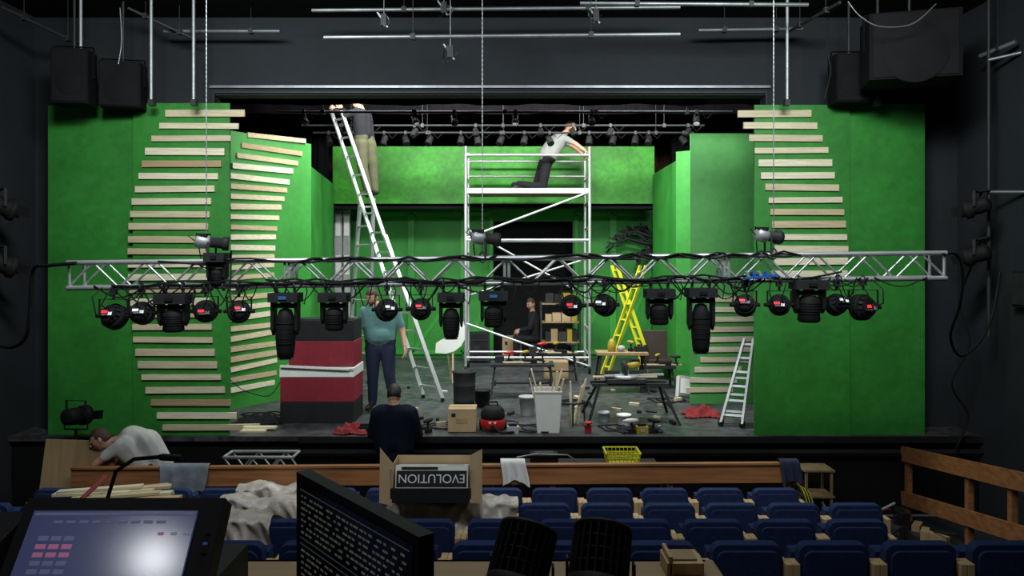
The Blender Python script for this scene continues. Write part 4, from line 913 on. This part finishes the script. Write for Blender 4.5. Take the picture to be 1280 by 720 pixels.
for r_ in range(24):
    u=-Wm/2+.03; z_=hm/2-.03-.0125*r_
    if r_ in (0,8,9,17): m.box(mc+nn*.0175+V((0,0,z_)),(Wm-.05,.001,.002),UIL,R); continue
    while u<Wm/2-.04:
        w=rg.choice([.008,.012,.016]); m.box(mc+ux*(u+w/2)+nn*.0175+V((0,0,z_)),(w,.001,.0038),UIT,R); u+=w+rg.choice([.005,.008,.018])
bp=(pl+prr)/2-nn*.06; m.beam(bp+V((0,0,1.26)),bp+V((0,0,1.5)),.06,.03,PB); m.lathe([(.11,0),(.115,.01),(.1,.015)],bp+V((0,0,1.251)),PB)
m.build('computer_monitor')
def finned(px,yaw):
    m=MB(); d=1.85; c=V((X(px,d),d,1.35)); ax=Matrix.Rotation(yaw,3,'Z')@V((.25,.55,.75)).normalized(); r=.075
    s1=ax.cross(V((0,0,1))).normalized(); s2=ax.cross(s1)
    m.lathe([(r*.9,-.09),(r,-.08),(r,-.05),(r*.5,-.045),(r*.5,.06),(r*.8,.07)],c,PB,ax,24)
    for k in range(24):
        a=k*math.pi/12; u=s1*math.cos(a)+s2*math.sin(a); m.beam(c-ax*.05+u*r*.75,c+ax*.07+u*r*.75,r*.5,.004,PB,u)
    for h_ in (-.02,.01,.04): m.lathe([(r*.9,0),(r*.9,.004)],c+ax*h_,PB,ax,24)
    m.lathe([(r,.07),(r,.08),(r*.7,.085)],c,PB2,ax,24)
    for s_ in (-1,1): m.beam(c+s1*s_*r*1.12,c+s1*s_*r*1.12-V((0,0,.09)),.025,.006,PB2)
    m.beam(c+s1*r*1.12-V((0,0,.093)),c-s1*r*1.12-V((0,0,.093)),.06,.008,PB2)
    m.build('led_flood_head')
finned(652,0); finned(750,.15)
cbx=MB(); cbx.box((X(853,2.02),2.03,1.27),(.1,.1,.035),SWD); cbx.box((X(853,2.02),2.03,1.29),(.07,.07,.006),PLY); cbx.box((X(835,2.02),2.03,1.28),(.01,.1,.05),SWD); cbx.build('small_wooden_box',.003)
# work lamp behind the operator; its reflection sits in the console screen
hp=onp(.10,.049,-.011); nv=(tilt@V((0,-1,0))).normalized(); vd=(hp-V((0,0,EYE))).normalized(); rd=vd-2*vd.dot(nv)*nv
lp=hp+rd*2.0
ll=bpy.data.lights.new('work_lamp_light','AREA'); ll.shape='DISK'; ll.size=.14; ll.energy=1.6; ll.color=(.95,.97,1); lo=bpy.data.objects.new('work_lamp',ll); lo.location=lp; lo.rotation_euler=(hp-lp).to_track_quat('-Z','Y').to_euler(); scene.collection.objects.link(lo)
# ------------------------------------------------------------------ lights
def area(name,loc,tgt,sx,sy,e,col=(1,1,1),spread=180):
    l=bpy.data.lights.new(name,'AREA'); l.shape='RECTANGLE'; l.size=sx; l.size_y=sy; l.energy=e; l.color=col; l.spread=math.radians(spread)
    o=bpy.data.objects.new(name,l); o.location=loc; o.rotation_euler=(V(tgt)-V(loc)).to_track_quat('-Z','Y').to_euler(); scene.collection.objects.link(o)
area('house_light',(-2.6,5.0,4.95),(-2.9,8.9,2.7),1.6,.5,105,(.93,1,.97),130)
area('house_light',(2.4,5.0,4.95),(3.2,8.9,2.7),1.6,.5,95,(.93,1,.97),130)
area('house_light',(0,3.2,4.95),(0,7.5,0),3,.5,105,(.9,.97,1))
area('flat_fill_light',(-1.6,10.9,5.2),(-1.4,13.6,1.0),2.2,.6,250,(.97,1,.96))
area('flat_fill_light',(1.8,10.9,5.2),(1.6,13.6,1.0),2.2,.6,250,(.97,1,.96))
area('flat_fill_light',(0,12.9,5.6),(0,14.9,3),4,.4,110,(1,.98,.92))
area('flat_fill_light',(2.6,10.0,4.9),(3.0,10.9,1.5),1.2,.2,32,(.97,1,.96))  # added fill, brightens the shaded right inner flat; not one of the worklights
w=bpy.data.worlds.new('w'); scene.world=w; w.use_nodes=True; w.node_tree.nodes['Background'].inputs[0].default_value=(.5,.55,.6,1); w.node_tree.nodes['Background'].inputs[1].default_value=.05
# ------------------------------------------------------------------ camera
cd=bpy.data.cameras.new('camera'); cd.sensor_width=36; cd.lens=36*FL/1280; cd.shift_y=-(360-HZ)/1280; cd.clip_start=.05
co_=bpy.data.objects.new('camera',cd); co_.location=(0,0,EYE); co_.rotation_euler=(math.pi/2,0,0); scene.collection.objects.link(co_); scene.camera=co_
